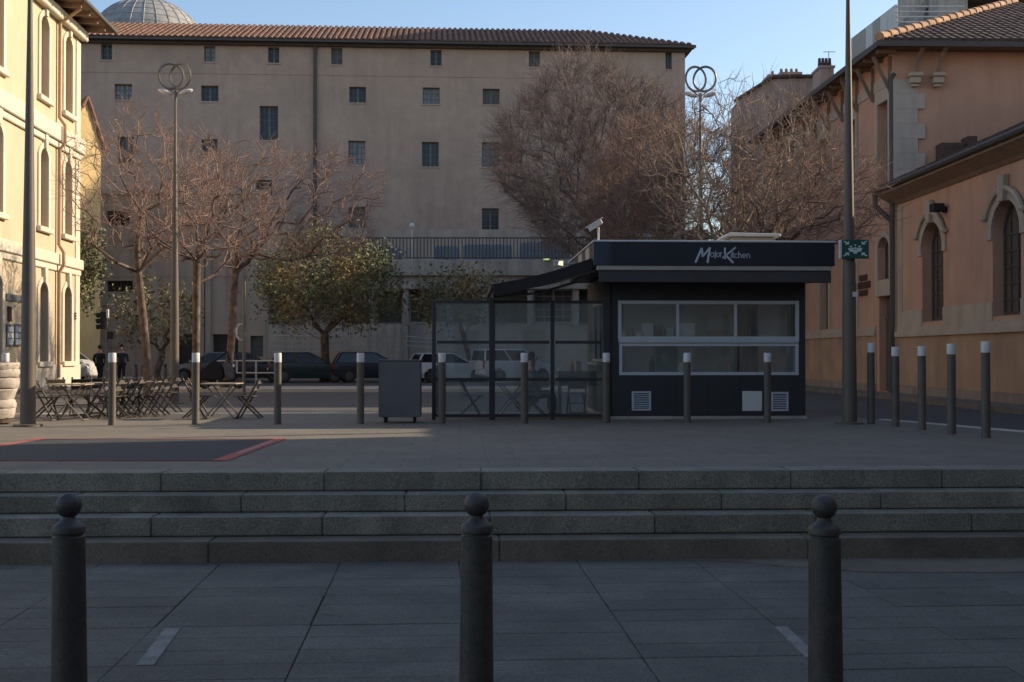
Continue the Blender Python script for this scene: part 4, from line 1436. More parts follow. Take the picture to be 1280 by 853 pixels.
# the street front behind the viewer
bf = thing('street_front', 'long plain rendered street front behind the viewer', 'building', (0, -15, 0), world=True)
WBK = Wall((30, -15, 0), (-1, 0, 0), (0, 1, 0))
bh_ = [rectp(2 + i * 3.3, 3.2 + i * 3.3, .3 + j * 3.5, 2.4 + j * 3.5) for i in range(18) for j in range(3)]
m_ = MB()
wall_mesh(m_, WBK, rectp(0, 62, -1, 11.0), bh_, .25)  
m_.add([(30, -15, 11), (-32, -15, 11), (-32, -26, 13), (30, -26, 13)], [(0, 1, 2, 3)])
m_.build('wall', M['stucco_front'], bf)
for h in bh_: window(bf, WBK, h, .22, M['frame_blue'], M['pane'], 2, 3, .06)
# ================================================================== the snack kiosk
KD = 21.8
KX = (885 - 640) / F * KD
KS = F / KD
kiosk = thing('kiosk', 'dark navy snack kiosk with long fascia sign and serving windows', 'kiosk', (KX, KD, 0), rz=AS)
def kx(u): return (u - 885) / KS
def kz(v): return (524 - v) / KS
BX0, BX1, BZ, BD = -1.79, 1.79, 2.66, 3.7
wx = [kx(772), kx(1000)]
zU0, zU1, zL0, zL1 = kz(425), kz(376), kz(469), kz(429)
mb = MB()
t_ = .08
WK = Wall((0, 0, 0), (1, 0, 0), (0, -1, 0))
khole = rectp(wx[0] + .02, wx[1] - .02, zL0 + .02, zU1 - .02)
wall_mesh(mb, WK, rectp(BX0, BX1, .06, BZ), [khole], t_)
mb.add([(BX0, t_, .06), (BX0, t_, BZ), (BX0, 0, BZ), (BX0, 0, .06)], [(0, 1, 2, 3)])
mb.box(BX1 - t_, BX1 - .001, .002, .5, .06, BZ - .001)
mb.box(BX1 - t_, BX1 - .001, .501, 2.6, .06, 1.0)
mb.box(BX1 - t_, BX1 - .001, .501, 2.6, 2.25, BZ - .001)
mb.box(BX1 - t_, BX1 - .001, 2.601, BD, .06, BZ - .001)
mb.box(BX0, BX1, BD, BD + t_, .06, BZ - .001)
mb.box(BX0 + .002, BX0 + t_, 2.7, BD - .001, .06, BZ - .001)                 # left side, open bay at the front
mb.box(BX0 + .002, BX0 + t_, .002, 2.699, .06, 1.0)
mb.box(BX0 + .002, BX0 + t_, .002, 2.699, 2.2, BZ - .001)
mb.build('body', M['navy'], kiosk)
for x0, x1, z0, z1 in [(BX0 + .02 + i * .592, BX0 + .02 + (i + 1) * .592, .07, zL0 - .01) for i in range(6)] + [(BX0 + .02 + i * .888, BX0 + .02 + (i + 1) * .888, zU1 + .01, 2.46) for i in range(4)]:
    mb = MB(); mb.box(x0 + .004, x1 - .004, -.011, -.001, z0, z1); mb.build('wall_panel', M['navy'], kiosk, bevel=.003)
mb = MB(); mb.box(BX0 - .02, BX1 + .02, -.03, BD + .1, 0, .058); mb.build('base', M['concrete'], kiosk)
mb = MB(); mb.box(BX0 + .1, BX1 - .1, .1, BD - .02, .062, .10); mb.build('floor', M['interior'], kiosk)
mb = MB(); mb.box(BX0 + .1, BX1 - .1, .85, .90, .10, 2.6); mb.build('inner_wall', M['interior'], kiosk)
# fascia ring and roof
FX0, FX1, FY0, FY1 = -2.17, 2.10, -.76, 3.95
zF0, zF1 = 2.735, 3.14
mb = MB()
mb.box(FX0 + .30, FX1 - .28, FY0, FY0 + .1, zF0, zF1)
mb.build('sign_panel', M['navy_sign'], kiosk, bevel=.006)
for nm, x0, x1 in (('a', FX0, FX0 + .297), ('b', FX1 - .277, FX1)):
    mb = MB(); mb.box(x0, x1, FY0 + .004, FY0 + .1, zF0, zF1); mb.build('end_panel', M['navy_side'] if nm == 'a' else M['navy_sign'], kiosk, bevel=.006)
mb = MB()
mb.box(FX1 - .1, FX1 - .002, FY0 + .102, FY1, zF0, zF1)
mb.box(FX0 + .05, FX1 - .05, FY1, FY1 + .1, zF0, zF1)
mb.build('fascia', M['navy_sign'], kiosk)
for i in range(7):                                                          # side fascia in separate panels
    y0 = FY0 + .102 + i * (FY1 - FY0 - .11) / 7
    y1 = y0 + (FY1 - FY0 - .11) / 7
    mb = MB()
    mb.box(FX0 + .004, FX0 + .07, y0 + .01, y1 - .01, zF0, zF1 - .01)
    mb.build('side_panel', M['cream_paint'] if i in (1, 3) else M['navy_side'], kiosk, bevel=.005)
mb = MB(); mb.box(FX0 + .05, FX1 - .05, FY0 + .06, FY1, zF0 - .03, zF0 + .05); mb.build('ceiling_panel', M['navy'], kiosk)
mb = MB(); mb.box(FX0 + .02, FX1 - .02, FY0 + .08, FY1, zF1 - .1, zF1 - .02); mb.build('roof', M['concrete'], kiosk)
mb = MB()
mb.box(FX0 - .012, FX1 + .012, FY0 - .015, FY0 + .12, zF1 + .001, zF1 + .035)
mb.box(FX0 - .012, FX0 + .10, FY0 + .122, FY1 + .1, zF1 + .001, zF1 + .035)
mb.box(FX1 - .10, FX1 + .012, FY0 + .122, FY1 + .1, zF1 + .001, zF1 + .035)
mb.build('coping', M['alu'], kiosk, bevel=.006)
mb = MB(); mb.box(FX0 + .06, FX1 - .06, FY0 + .02, FY0 + .12, zF0 - .085, zF0 - .002); mb.build('awning_bar', M['cream_paint'], kiosk, bevel=.01)
mb = MB(); mb.box(FX0 + .10, FX1 - .05, FY0 + .05, FY0 + .11, 2.44, zF0 - .087); mb.build('awning_valance', M['awning_side'], kiosk, bevel=.01)
mb = MB(); mb.box(BX0 - .12, BX1 + .12, -.45, -.02, 2.47, 2.66); mb.build('roller_box', M['navy'], kiosk, bevel=.02)
mb = MB()                                                                   # corner post at the terrace side
mb.box(BX0 - .13, BX0 - .003, -.06, .10, 0, 2.66)
mb.build('corner_post', M['navy'], kiosk, bevel=.008)
# lettering
LP = lambda x, y: (kx_f(x), zf(y))
sF = F / 21.04
def kx_f(u): return (u - 640) / sF - KX - .03
def zf(v): return HZ + (445 - v) / sF
def lpx(x, y): return (kx_f(840 + x / 5.818), zf(290 + y / 5.818))
strokes = [
    (.034, [(168, 225), (216, 117)]), (.034, [(216, 117), (221, 182)]), (.030, [(221, 182), (275, 113)]), (.036, [(275, 113), (257, 226)]),
    (.030, [(385, 114), (386, 198)]), (.026, [(465, 112), (366, 190)]), (.034, [(388, 165), (447, 226)])]
thin = .013
def arc(cx, cy, rx, ry, a0, a1, n=9): return [(cx + rx * math.cos(R(a0 + (a1 - a0) * i / n)), cy - ry * math.sin(R(a0 + (a1 - a0) * i / n))) for i in range(n + 1)]
strokes += [(thin, arc(292, 166, 12, 15, 0, 360, 12)), (thin, [(305, 150), (305, 182)]),                         # a
            (thin, [(317, 150), (317, 186), (311, 193)]), (thin, [(317, 138), (317, 142)]),                          # j
            (thin, arc(335, 166, 11, 15, 0, 360, 12)),                                                               # o
            (thin, [(352, 150), (352, 182)]), (thin, arc(360, 162, 8, 11, 180, 60, 5)),                              # r
            (thin, [(432, 158), (432, 188)]), (thin, [(432, 144), (432, 148)]),                                      # i
            (thin, [(444, 146), (444, 186), (450, 189)]), (thin, [(438, 158), (452, 158)]),                          # t
            (thin, arc(468, 174, 11, 14, 50, 310, 9)),                                                               # c
            (thin, [(486, 142), (486, 189)]), (thin, arc(495, 171, 9, 12, 180, 0, 7) + [(504, 189)]),                # h
            (thin, [(514, 175), (537, 175)] + arc(525.5, 174, 11.5, 14, 0, 300, 9)),                                 # e
            (thin, [(547, 160), (547, 190)]), (thin, arc(557, 172, 10, 12, 180, 0, 7) + [(567, 190)])]               # n
mb = MB()
for wdt, pl in strokes:
    for a, b in zip(pl, pl[1:]):
        (x0, z0), (x1, z1) = lpx(*a), lpx(*b)
        d = Vector((x1 - x0, 0, z1 - z0))
        if d.length < 1e-6: continue
        d = d.normalized() * (wdt * .25 if wdt < .02 else 0)
        mb.bar((x0 - d.x, FY0 - .006, z0 - d.z), (x1 + d.x, FY0 - .006, z1 + d.z), .012, wdt, up=(0, 0, 1)) if abs(d.z) < abs(d.x) * 50 and False else mb.bar((x0 - d.x, FY0 - .006, z0 - d.z), (x1 + d.x, FY0 - .006, z1 + d.z), wdt, .012, up=(0, 1, 0))
mb.build('sign_lettering', M['letter'], kiosk, fix=False)
# serving windows: two aluminium frames
def kframe(name, x0, x1, z0, z1, divs, fw, parent, y=-.015, dep=.07):
    mb = MB()
    mb.box(x0, x1, y, y + dep, z1 - fw, z1)
    mb.box(x0, x1, y, y + dep, z0, z0 + fw)
    mb.box(x0, x0 + fw, y, y + dep, z0 + fw, z1 - fw)
    mb.box(x1 - fw, x1, y, y + dep, z0 + fw, z1 - fw)
    for d in divs: mb.box(d - fw * .38, d + fw * .38, y + .004, y + dep, z0 + fw, z1 - fw)
    return mb.build(name, M['alu'], parent)
f1 = kframe('window_frame', wx[0], wx[1], zU0, zU1, [kx(847), kx(920)], .062, kiosk)
f2 = kframe('window_frame', wx[0] + .02, wx[1] - .01, zL0, zL1, [], .055, kiosk)
mb = MB(); mb.box(wx[0] + .01, wx[1] - .01, -.05, .08, zL1 + .003, zU0 - .003); mb.build('counter_ledge', M['alu'], kiosk, bevel=.01)
ed = [wx[0] + .062, kx(847), kx(920), wx[1] - .062]
for a, b in zip(ed, ed[1:]):
    mb = MB(); mb.add([(a + .026, .03, zU0 + .05), (b - .026, .03, zU0 + .05), (b - .026, .03, zU1 - .05), (a + .026, .03, zU1 - .05)], [(0, 1, 2, 3)]); mb.build('pane', M['glass_win'], f1)
ed = [wx[0] + .07, kx(845), kx(924), wx[1] - .06]
for a, b in zip(ed, ed[1:]):
    mb = MB(); mb.add([(a + .006, .03, zL0 + .045), (b - .006, .03, zL0 + .045), (b - .006, .03, zL1 - .045), (a + .006, .03, zL1 - .045)], [(0, 1, 2, 3)]); mb.build('pane', M['glass_win'], f2)
def louvre(u0, u1, v0, v1, plate=False):
    x0, x1, z0, z1 = kx(u0), kx(u1), kz(v1), kz(v0)
    mb = MB()
    mb.box(x0, x1, -.02, .004, z0, z1)
    if plate:
        mb.build('cover_plate', M['white_paint'], kiosk, bevel=.008)
        return
    o = kframe('vent', x0, x1, z0, z1, [], .035, kiosk, -.03, .03)
    mb = MB(); mb.box(x0 + .02, x1 - .02, -.004, .003, z0 + .02, z1 - .02); mb.build('vent_back', M['rubber'], o)
    for i in range(8):
        z = z0 + .05 + i * (z1 - z0 - .09) / 8
        mb = MB(); mb.bar((x0 + .03, -.016, z + .008), (x1 - .03, -.016, z + .008), .022, .012, up=(0, .6, 1)); mb.build('slat', M['alu'], o)
louvre(789, 813, 489, 513)
louvre(928, 953, 489, 514, True)
louvre(964, 986, 490, 514)
# side service hatch on the terrace side
mb = MB()
mb.box(BX0 - .22, BX0 + .02, .25, 1.8, .98, 1.03)
mb.build('side_counter', M['alu'], kiosk, bevel=.008)
mb = MB()
for z0, z1 in ((1.04, 1.09), (2.13, 2.19)): mb.box(BX0 - .02, BX0 + .03, .2, 2.68, z0, z1)
for y in (.2, 1.0, 1.8, 2.62): mb.box(BX0 - .018, BX0 + .03, y, y + .05, 1.09, 2.13)
mb.build('hatch_frame', M['alu'], kiosk)
mb = MB()
mb.add([(BX1 - .04, .52, 1.01), (BX1 - .04, 2.58, 1.01), (BX1 - .04, 2.58, 2.24), (BX1 - .04, .52, 2.24)], [(0, 1, 2, 3)])
mb.build('side_pane', M['glass'], kiosk)  # unseen window in the right side, added to let light inside
# things inside, each its own object
def kput(name, label, cat, x, y, z, mb, m, group=None, bevel=.006):
    o = mb.build(name, m, bevel=bevel)
    c, s = math.cos(AS), math.sin(AS)
    o.location = (KX + x * c - y * s, KD + x * s + y * c, z)
    o.rotation_euler = (0, 0, AS)
    return tag(o, label, cat, group)
mb = MB()
mb.box(BX0 + .15, BX1 - .15, 0, .45, 0, .04)
for x in (BX0 + .2, -.3, .6, BX1 - .2): mb.box(x - .02, x + .02, .02, .42, -1.25, -.003)
kput('display_shelf', 'long shelf inside the kiosk behind the upper serving windows', 'shelf', 0, .06, 1.36, mb, M['interior'])
mb = MB(); mb.box(BX0 + .15, BX1 - .15, 0, .5, 0, .05); mb.box(BX0 + .2, BX1 - .2, .06, .48, -.62, -.003)
kput('worktop', 'pale worktop inside the kiosk behind the lower serving windows', 'counter', 0, .10, .78, mb, M['interior'])
cups = [(-1.56, .13, .20, 'w', 'white carton standing leftmost on the kiosk shelf'), (-1.42, .12, .26, 'c', 'tall brown carton second from left on the kiosk shelf'), (-1.26, .12, .17, 'w', 'short white carton third from left on the kiosk shelf'),
        (-1.08, .18, .34, 'w', 'largest white carton in the left serving window'), (-.88, .14, .30, 'c', 'brown box right of the largest white carton'), (-.68, .14, .24, 'w', 'white carton beside the first window divider'),
        (-.38, .30, .34, 'w', 'wide white box in the middle serving window'), (.20, .34, .22, 'c', 'low brown box at the right of the middle window'), (.42, .16, .14, 'c', 'smallest brown box right end of the middle window'), (1.10, .30, .12, 'w', 'flat white tray in the right serving window')]
for x, wd, h, k, lb in cups:
    mb = MB(); mb.box(-wd / 2, wd / 2, -.08, .08, 0, h); mb.box(-wd / 2 - .004, wd / 2 + .004, -.084, .084, h * .84, h + .004)
    kput('carton', lb, 'carton', x, .16, 1.40, mb, M['box_white'] if k == 'w' else M['box_card'], 'cartons on the kiosk shelf')
for i, (x, r_, h, lb) in enumerate([(-1.0, .05, .32, 'dark bottle standing in the lower left serving window'), (-.45, .09, .20, 'squat white jar in the lower middle window'), (.25, .045, .30, 'tall pale bottle in the lower middle window'), (.42, .045, .30, 'second tall pale bottle beside the black strips')]):
    mb = MB(); mb.lathe([(r_, 0), (r_, h * .6), (r_ * .45, h * .8), (r_ * .45, h)], n=12)
    o = kput('bottle', lb, 'bottle', x, .17, .83, mb, [M['rubber'], M['box_white'], M['stone_cream'], M['stone_cream']][i], None, 0)
for i, x in enumerate((.60, .72, .86)):
    mb = MB()
    mb.add([(-.05, 0, 0), (.08, .02, 0), (.03 + .02 * i, 0, 1.35), (-.09, .02, 1.35)], [(0, 1, 2, 3)])
    mb.add([(-.05, .006, 0), (.08, .026, 0), (.03 + .02 * i, .006, 1.35), (-.09, .026, 1.35)], [(0, 3, 2, 1)])
    kput('plastic_strip', ['left black hanging strip in the right serving window', 'middle black hanging strip in the right serving window', 'right black hanging strip in the right serving window'][i], 'curtain', x, .065, .84, mb, M['curtain'], 'black strips in the window', 0)
# side awning toward the terrace
aw_ = thing('side_awning', 'dark cloth awning sloping from the kiosk down to the left', 'awning', (KX, KD, 0), rz=AS)
ax0, az0, ax1, az1 = FX0 - .02, 2.86, kx(612) - .03 + .09, 2.40
ya, yb = -.62, 3.5
mb = MB()
n_ = 8
vs, fs = [], []
for i in range(n_ + 1):
    f = i / n_
    sag = -.05 * math.sin(math.pi * f)
    x, z = ax0 + (ax1 - ax0) * f, az0 + (az1 - az0) * f + sag
    vs += [(x, ya, z), (x, yb, z), (x, ya, z - .012), (x, yb, z - .012)]
for i in range(n_):
    a, b = i * 4, (i + 1) * 4
    fs += [(a, a + 1, b + 1, b), (a + 2, b + 2, b + 3, a + 3), (a, b, b + 2, a + 2), (a + 1, a + 3, b + 3, b + 1)]
mb.add(vs, fs)
mb.build('cloth', M['awning'], aw_)
mb = MB()                                                                  # side valance hanging from the near edge
vs = []
for i in range(n_ + 1):
    f = i / n_
    sag = -.05 * math.sin(math.pi * f)
    x, z = ax0 + (ax1 - ax0) * f, az0 + (az1 - az0) * f + sag
    vs += [(x, ya - .004, z + .01), (x, ya - .004, z - .20 - .01 * math.sin(i * 2.1)), (x, ya + .006, z + .01), (x, ya + .006, z - .20 - .01 * math.sin(i * 2.1))]
fs = []
for i in range(n_):
    a, b = i * 4, (i + 1) * 4
    fs += [(a, a + 1, b + 1, b), (a + 2, b + 2, b + 3, a + 3), (a + 1, a + 3, b + 3, b + 1), (a, b, b + 2, a + 2)]
mb.add(vs, fs)
mb.build('side_valance', M['awning'], aw_)
mb = MB(); mb.box(ax1 - .06, ax1 + .02, ya, yb, az1 - .08, az1 + .015); mb.build('front_bar', M['navy'], aw_, bevel=.01)
mb = MB(); mb.box(ax1 - .01, ax1 + .012, ya + .02, yb, az1 - .26, az1 - .082); mb.build('valance', M['awning'], aw_)
for y in (ya + .35, yb - .4):
    mb = MB()
    mb.tube([(ax0 + .1, y, az0 - .18), (ax0 - .7, y - .1, az0 - .42), (ax1 + .06, y, az1 - .05)], .03, 6)
    mb.build('folding_arm', M['cream_paint'], aw_)
# roof pieces standing on the kiosk
def on_kiosk(name, label, cat, x, y, z):
    c, s = math.cos(AS), math.sin(AS)
    return thing(name, label, cat, (KX + x * c - y * s, KD + x * s + y * c, z), rz=AS)
r_ = on_kiosk('roof_unit', 'rooftop ventilation box with pale flat lid above the sign', 'ventilator', 1.03, 1.1, 3.12)
mb = MB(); mb.box(-.40, .40, -.35, .35, 0, .26)
for k in range(4): mb.box(-.41, .41, -.362, -.35, .03 + k * .055, .06 + k * .055)
mb.build('housing', M['stone_grey'], r_)
mb = MB(); mb.prism([(-.54, .275), (.50, .275), (.48, .325), (-.48, .345)], (0, -.45, 0), (1, 0, 0), UP, (0, 1, 0), 0, .9); mb.build('lid', M['white_paint'], r_, bevel=.01)
r_ = on_kiosk('security_camera', 'white bullet security camera on a short mast above the kiosk corner', 'camera', -2.07, -.45, 3.17)
mb = MB(); mb.tube([(.02, 0, 0), (.02, 0, .26)], .018, 8); mb.box(-.04, .08, -.05, .05, 0, .02); mb.build('mast', M['white_paint'], r_)
mb = MB()
mb.bar((.07, 0, .37), (-.17, -.02, .22), .10, .10)
mb.bar((.09, 0, .43), (-.21, -.02, .245), .13, .02)
mb.build('housing', M['white_paint'], r_, bevel=.012)
mb = MB(); mb.bar((-.168, -.02, .221), (-.182, -.02, .212), .085, .085); mb.build('lens', M['rubber'], r_)
r_ = on_kiosk('lit_floodlight', 'small lit floodlight with warm glow behind the awning top', 'lamp', -2.50, 2.6, 2.95)
mb = MB(); mb.box(-.10, .10, -.05, .06, 0, .13); mb.box(.08, .36, .0, .03, .05, .09); mb.build('housing', M['cream_paint'], r_, bevel=.01)
mb = MB(); mb.add([(-.02, -.056, .04), (.08, -.056, .02), (.08, -.056, .115), (.0, -.056, .115)], [(0, 1, 2, 3)]); mb.build('lamp_face', M['lit_lamp'], r_)
p = P(683, 324.5, 60)
r_ = thing('lit_strip_lamp', 'tiny lit yellow green strip lamp glowing under the terrace railing', 'lamp', (p.x, DA - .24, p.z + .0 - 0), world=True)
k_ = DA / 60
px_ = P(683, 324.5, DA - .3)
r_.location = px_; ORG[r_.name] = px_.copy()
mb = MB(); mb.box(px_.x - .20, px_.x + .20, px_.y + .01, px_.y + .1, px_.z - .05, px_.z + .06); mb.build('housing', M['white_paint'], r_)
mb = MB(); mb.box(px_.x - .15, px_.x + .15, px_.y - .02, px_.y + .008, px_.z - .03, px_.z + .04); mb.build('lamp_face', M['lit_green'], r_)

# glazed terrace screen left of the kiosk
scr = thing('glass_screen', 'three bay glazed terrace screen in dark frame left of the kiosk', 'screen', (KX, KD, 0), rz=AS)
xs_ = [kx(543), kx(615), kx(690), kx(757) - .02]
zr_ = [kz(519), kz(474), kz(428), kz(378)]
for i, x in enumerate(xs_):
    wd = .105 if i == 1 else .07
    mb = MB(); mb.box(x - wd / 2, x + wd / 2, -.035, .035, 0, (2.2 if i == 1 else zr_[3] + .03)); mb.build('post', M['navy'], scr, bevel=.006)
for a, b in zip(xs_, xs_[1:]):
    for z in zr_:
        mb = MB(); mb.box(a + .054, b - .054, -.025, .025, z - .026, z + .026); mb.build('rail', M['navy'], scr)
    for z0, z1 in zip(zr_, zr_[1:]):
        mb = MB()
        mb.box(a + .036, b - .036, -.004, .004, z0 + .027, z1 - .027)
        mb.build('pane', M['glass'], scr)
scr2 = thing('glass_screen', 'glazed side return of the terrace screen running back from its left post', 'screen', (KX, KD, 0), rz=AS)
for y in (1.25, 2.4, 3.6):
    mb = MB(); mb.box(xs_[0] - .03, xs_[0] + .03, y - .03, y + .03, 0, .95); mb.build('post', M['navy'], scr2)
for y0, y1 in ((.04, 1.22), (1.28, 2.37), (2.43, 3.57)):
    for z in (.10, .92):
        mb = MB(); mb.box(xs_[0] - .02, xs_[0] + .02, y0, y1, z - .022, z + .022); mb.build('rail', M['navy'], scr2)

# grey wheeled cabinet
cb = thing('wheeled_cabinet', 'grey metal cabinet on castors left of the glass screen', 'cabinet', GP(499.5, 529, 0), rz=AS)
mb = MB(); mb.box(-.36, .36, 0, .55, .10, 1.06); mb.build('body', M['cabinet'], cb, bevel=.012, seg=2)
mb = MB(); mb.box(-.375, .375, -.01, .565, 1.062, 1.085); mb.build('top', M['cabinet'], cb, bevel=.006)
for x in (-.25, .25):
    for y in (.08, .47):
        mb = MB(); mb.tube([(x - .02, y, .05), (x + .02, y, .05)], .05, 12); mb.box(x - .03, x + .03, y - .03, y + .03, .075, .10); mb.build('castor', M['rubber'], cb)
mb = MB(); mb.box(.375, .40, .1, .45, .80, .84); mb.build('handle', M['alu'], cb)

# ================================================================== bollards
def plaza_bollard(h, r=.062):
    b_ = thing('bollard', 'x', 'bollard')
    mb = MB(); mb.lathe([(r * 1.04, -.05), (r * 1.04, .02), (r, .03), (r, h - .16)], n=18); mb.build('shaft', M['bollard'], b_, smooth=True)
    mb = MB(); mb.lathe([(r * 1.03, h - .158), (r * 1.03, h - .012), (r * .93, h)], n=18); mb.build('white_band', M['white_band'], b_, smooth=True)
    return note_kids(b_)
b0 = plaza_bollard(1.20)
blab = [(7, 531, 'white capped bollard behind the banded planter at the far left'), (140, 531.5, 'white capped bollard in front of the clustered folding chairs'), (244.5, 531, 'white capped bollard left of the lone folding table'),
        (347, 530.5, 'white capped bollard right of the lone folding table'), (450.5, 530, 'white capped bollard just left of the grey cabinet'), (552.5, 529.5, 'white capped bollard before the left bay of the glass screen'),
        (655.5, 529.5, 'white capped bollard before the middle bay of the glass screen'), (758, 528.5, 'white capped bollard at the left corner of the kiosk'), (859, 528.5, 'white capped bollard before the middle of the kiosk'), (959.5, 528.5, 'white capped bollard between the two right kiosk vents')]
for i, (u, v, lb) in enumerate(blab):
    p = GP(u, v, 0)
    if i == 0: p = P(7, 445, 21.6); p.z = 0
    o = b0 if i == 0 else dup(b0)
    o.location = p
    tag(o, lb, 'bollard', 'white capped bollards along the square')
b1 = plaza_bollard(1.36, .062)
b1.location = (0, -50, 0)
rlab = [(1089, 530, 'white capped bollard beside the right lamp post'), (1119.5, 533, 'white capped bollard in front of the downpipe of the orange building'), (1152.5, 537, 'third white capped bollard right of the lamp post, left below the farther arch'), (1189.5, 542.5, 'white capped bollard right below the farther arched window'), (1232.5, 547, 'nearest white capped bollard at the right edge, below the nearer arch')]
for i, (u, v, lb) in enumerate(rlab):
    o = b1 if i == 0 else dup(b1)
    o.location = GP(u, v, 0)
    hpx = (v - [429, 434, 433, 430, 427][i]) * o.location.y / F
    o.scale = (1, 1, hpx / 1.36)
    tag(o, lb, 'bollard', 'white capped bollards by the orange building')
st_ = MB()
# foreground ball topped bollards
def ball_bollard():
    b_ = thing('ball_bollard', 'x', 'bollard')
    r = .082
    mb = MB()
    mb.lathe([(r * 1.25, -.05), (r * 1.25, .10), (r * 1.16, .13), (r * 1.10, .20), (r * 1.03, .70), (r, .985), (r * .90, .992), (r * .90, 1.002), (r * 1.02, 1.008), (r * 1.02, 1.035), (r * .94, 1.046), (r * .62, 1.062), (r * .42, 1.082), (r * .40, 1.10)], n=28)
    mb.build('shaft', M['iron'], b_, smooth=True)
    mb = MB(); mb.ball((0, 0, 1.147), .0655, 24, 16); mb.build('ball', M['iron'], b_, smooth=True)
    return note_kids(b_)
bb = ball_bollard()
flab = [(89, 616, 'dark iron ball topped bollard at the left of the foreground'), (595.5, 615, 'dark iron ball topped bollard in the centre of the foreground'), (1031, 618, 'dark iron ball topped bollard at the right of the foreground')]
DB = (1.2127 + ZL - HZ) / (426.5 - 616) * 0 + 6.25
for i, (u, v, lb) in enumerate(flab):
    o = bb if i == 0 else dup(bb)
    p = P(u, 445, DB)
    ztop = P(u, v, DB).z
    o.location = (p.x, p.y, ztop - 1.2125)
    o.rotation_euler = (R(.3 - .2 * i), R(-.35 + .3 * i), i * 1.3)
    tag(o, lb, 'bollard', 'iron ball topped bollards in the foreground')
    # a paving edge under a bollard whose foot sits a little low or high is closed by its base flange

# ================================================================== lamp posts
def lamp_post(loc, label, h=8.6):
    r_ = thing('lamp_post', label, 'lamp post', loc, group='ringed lamp posts of the square')
    mb = MB()
    mb.lathe([(.24, -.02), (.24, .03), (.128, .04), (.122, .9), (.112, 2.3), (.095, 3.2), (.06, 5.6), (.036, 7.2), (.03, h - .93)], n=10)
    mb.build('pole', M['post'], r_, smooth=True)
    z = h - .36
    for sx, ph in ((-1, .35), (1, -.35)):
        mb = MB()
        mb.torus((sx * .125, 0, z), (math.cos(ph), math.sin(ph), 0), (0, 0, 1), .315, .032, 32, 6)
        mb.build('ring', M['post_thin'], r_, smooth=True)
    mb = MB(); mb.tube([(0, 0, h - .95), (0, 0, h - .72)], [.045, .05], 8); mb.bar((0, 0, h - .82), (-.22, .03, h - .66), .026, .026); mb.bar((0, 0, h - .82), (.22, -.03, h - .66), .026, .026); mb.build('fork', M['post_thin'], r_)
    for sx in (-1, 1):
        mb = MB(); mb.ball((0, 0, 0), .20, 14, 8, (1.0, .55, .30))
        mt = Matrix.Translation((sx * .27, 0, h - .76)) @ Matrix.Rotation(R(-16 * sx), 4, 'Y')
        mb.v = [tuple(mt @ Vector(p)) for p in mb.v]
        mb.build('lamp_head', M['white_paint'], r_, smooth=True)
    return r_
def gz(u, v, d):
    p = P(u, v, d); return p
lamp_post(GP(35, 533, 0), 'nearest tapering lamp post rising past the top at the left')
lamp_post(GP(1062, 530, 0), 'tall tapering lamp post carrying the green sign at the right')
p = P(218, 503, 31.6)
l3 = lamp_post((p.x, p.y, -.11), 'slim ring topped lamp post among the bare trees at the left')
l3.scale = (1, 1, (P(218, 80, 31.6).z + .11) / 8.55)
p = P(876, 445, 33.5)
l4 = lamp_post((p.x, p.y, -.11), 'ring topped lamp post behind the kiosk among the bare branches')
l4.scale = (1, 1, (P(876, 84, 33.5).z + .11) / 8.55)
# green assembly point sign on the right post
pl_ = GP(1062, 530, 0)
gs = thing('assembly_sign', 'green sign with white arrows and figures fixed to the right lamp post', 'sign', (pl_.x + .03, pl_.y - .16, 0))
sc_ = F / (pl_.y - .16)
gx = lambda u: (u - 1064.5) / sc_
gzz = lambda v: HZ + (445 - v) / sc_
mb = MB(); mb.box(gx(1049.5), gx(1083.5), -.02, .02, gzz(323.5), gzz(299.5)); mb.build('panel', M['green_sign'], gs, bevel=.006)
mb = MB(); mb.box(gx(1047), gx(1049.4), -.02, .06, gzz(323), gzz(300)); mb.build('edge_strip', M['white_band'], gs)
mb = MB()
for z in (gzz(320), gzz(303)): mb.box(-.14, .10, .022, .16, z - .02, z + .02)
mb.build('bracket', M['zinc'], gs)
def gpx(x, y): return (gx(1030 + x * 70 / 995), gzz(280 + y * 60 / 853))
def glyph(mb, poly): mb.prism([gpx(*p) for p in poly], (0, -.0265, 0), (1, 0, 0), UP, (0, 1, 0), 0, .006)
mb = MB()
for sx, sy in ((1, 1), (-1, 1), (1, -1), (-1, -1)):
    cx, cy = 517, 440
    def q(a, b): return (cx + sx * a, cy + sy * b)
    glyph(mb, [q(-112, -72), q(-190, -72), q(-158, -92), q(-214, -124), q(-196, -140), q(-140, -108), q(-112, -132)])
mb.build('arrow', M['sign_white'], gs, fix=False)
mb = MB()
for cx, cy, k in ((440, 405, 1), (590, 405, 1), (515, 378, .8), (515, 432, 1.1)):
    glyph(mb, [(cx + 22 * k * math.cos(R(a)), cy + 17 * k * math.sin(R(a))) for a in range(0, 360, 45)])
    y0 = cy + 24 * k
    if cy == 378: continue
    glyph(mb, [(cx - 46 * k, y0), (cx + 46 * k, y0), (cx + 46 * k, y0 + 40 * k), (cx + 30 * k, y0 + 40 * k), (cx + 26 * k, y0 + 66 * k), (cx - 26 * k, y0 + 66 * k), (cx - 30 * k, y0 + 40 * k), (cx - 46 * k, y0 + 40 * k)])
mb.build('figures', M['sign_white'], gs, fix=False)
mb = MB(); mb.box(gx(1064), gx(1070), .0, .012, gzz(371), gzz(365))
o = mb.build('sticker', M['white_band']); o.location = (pl_.x + .03, pl_.y - .135, 0); tag(o, 'small pale sticker on the right lamp post below the green sign', 'sticker')

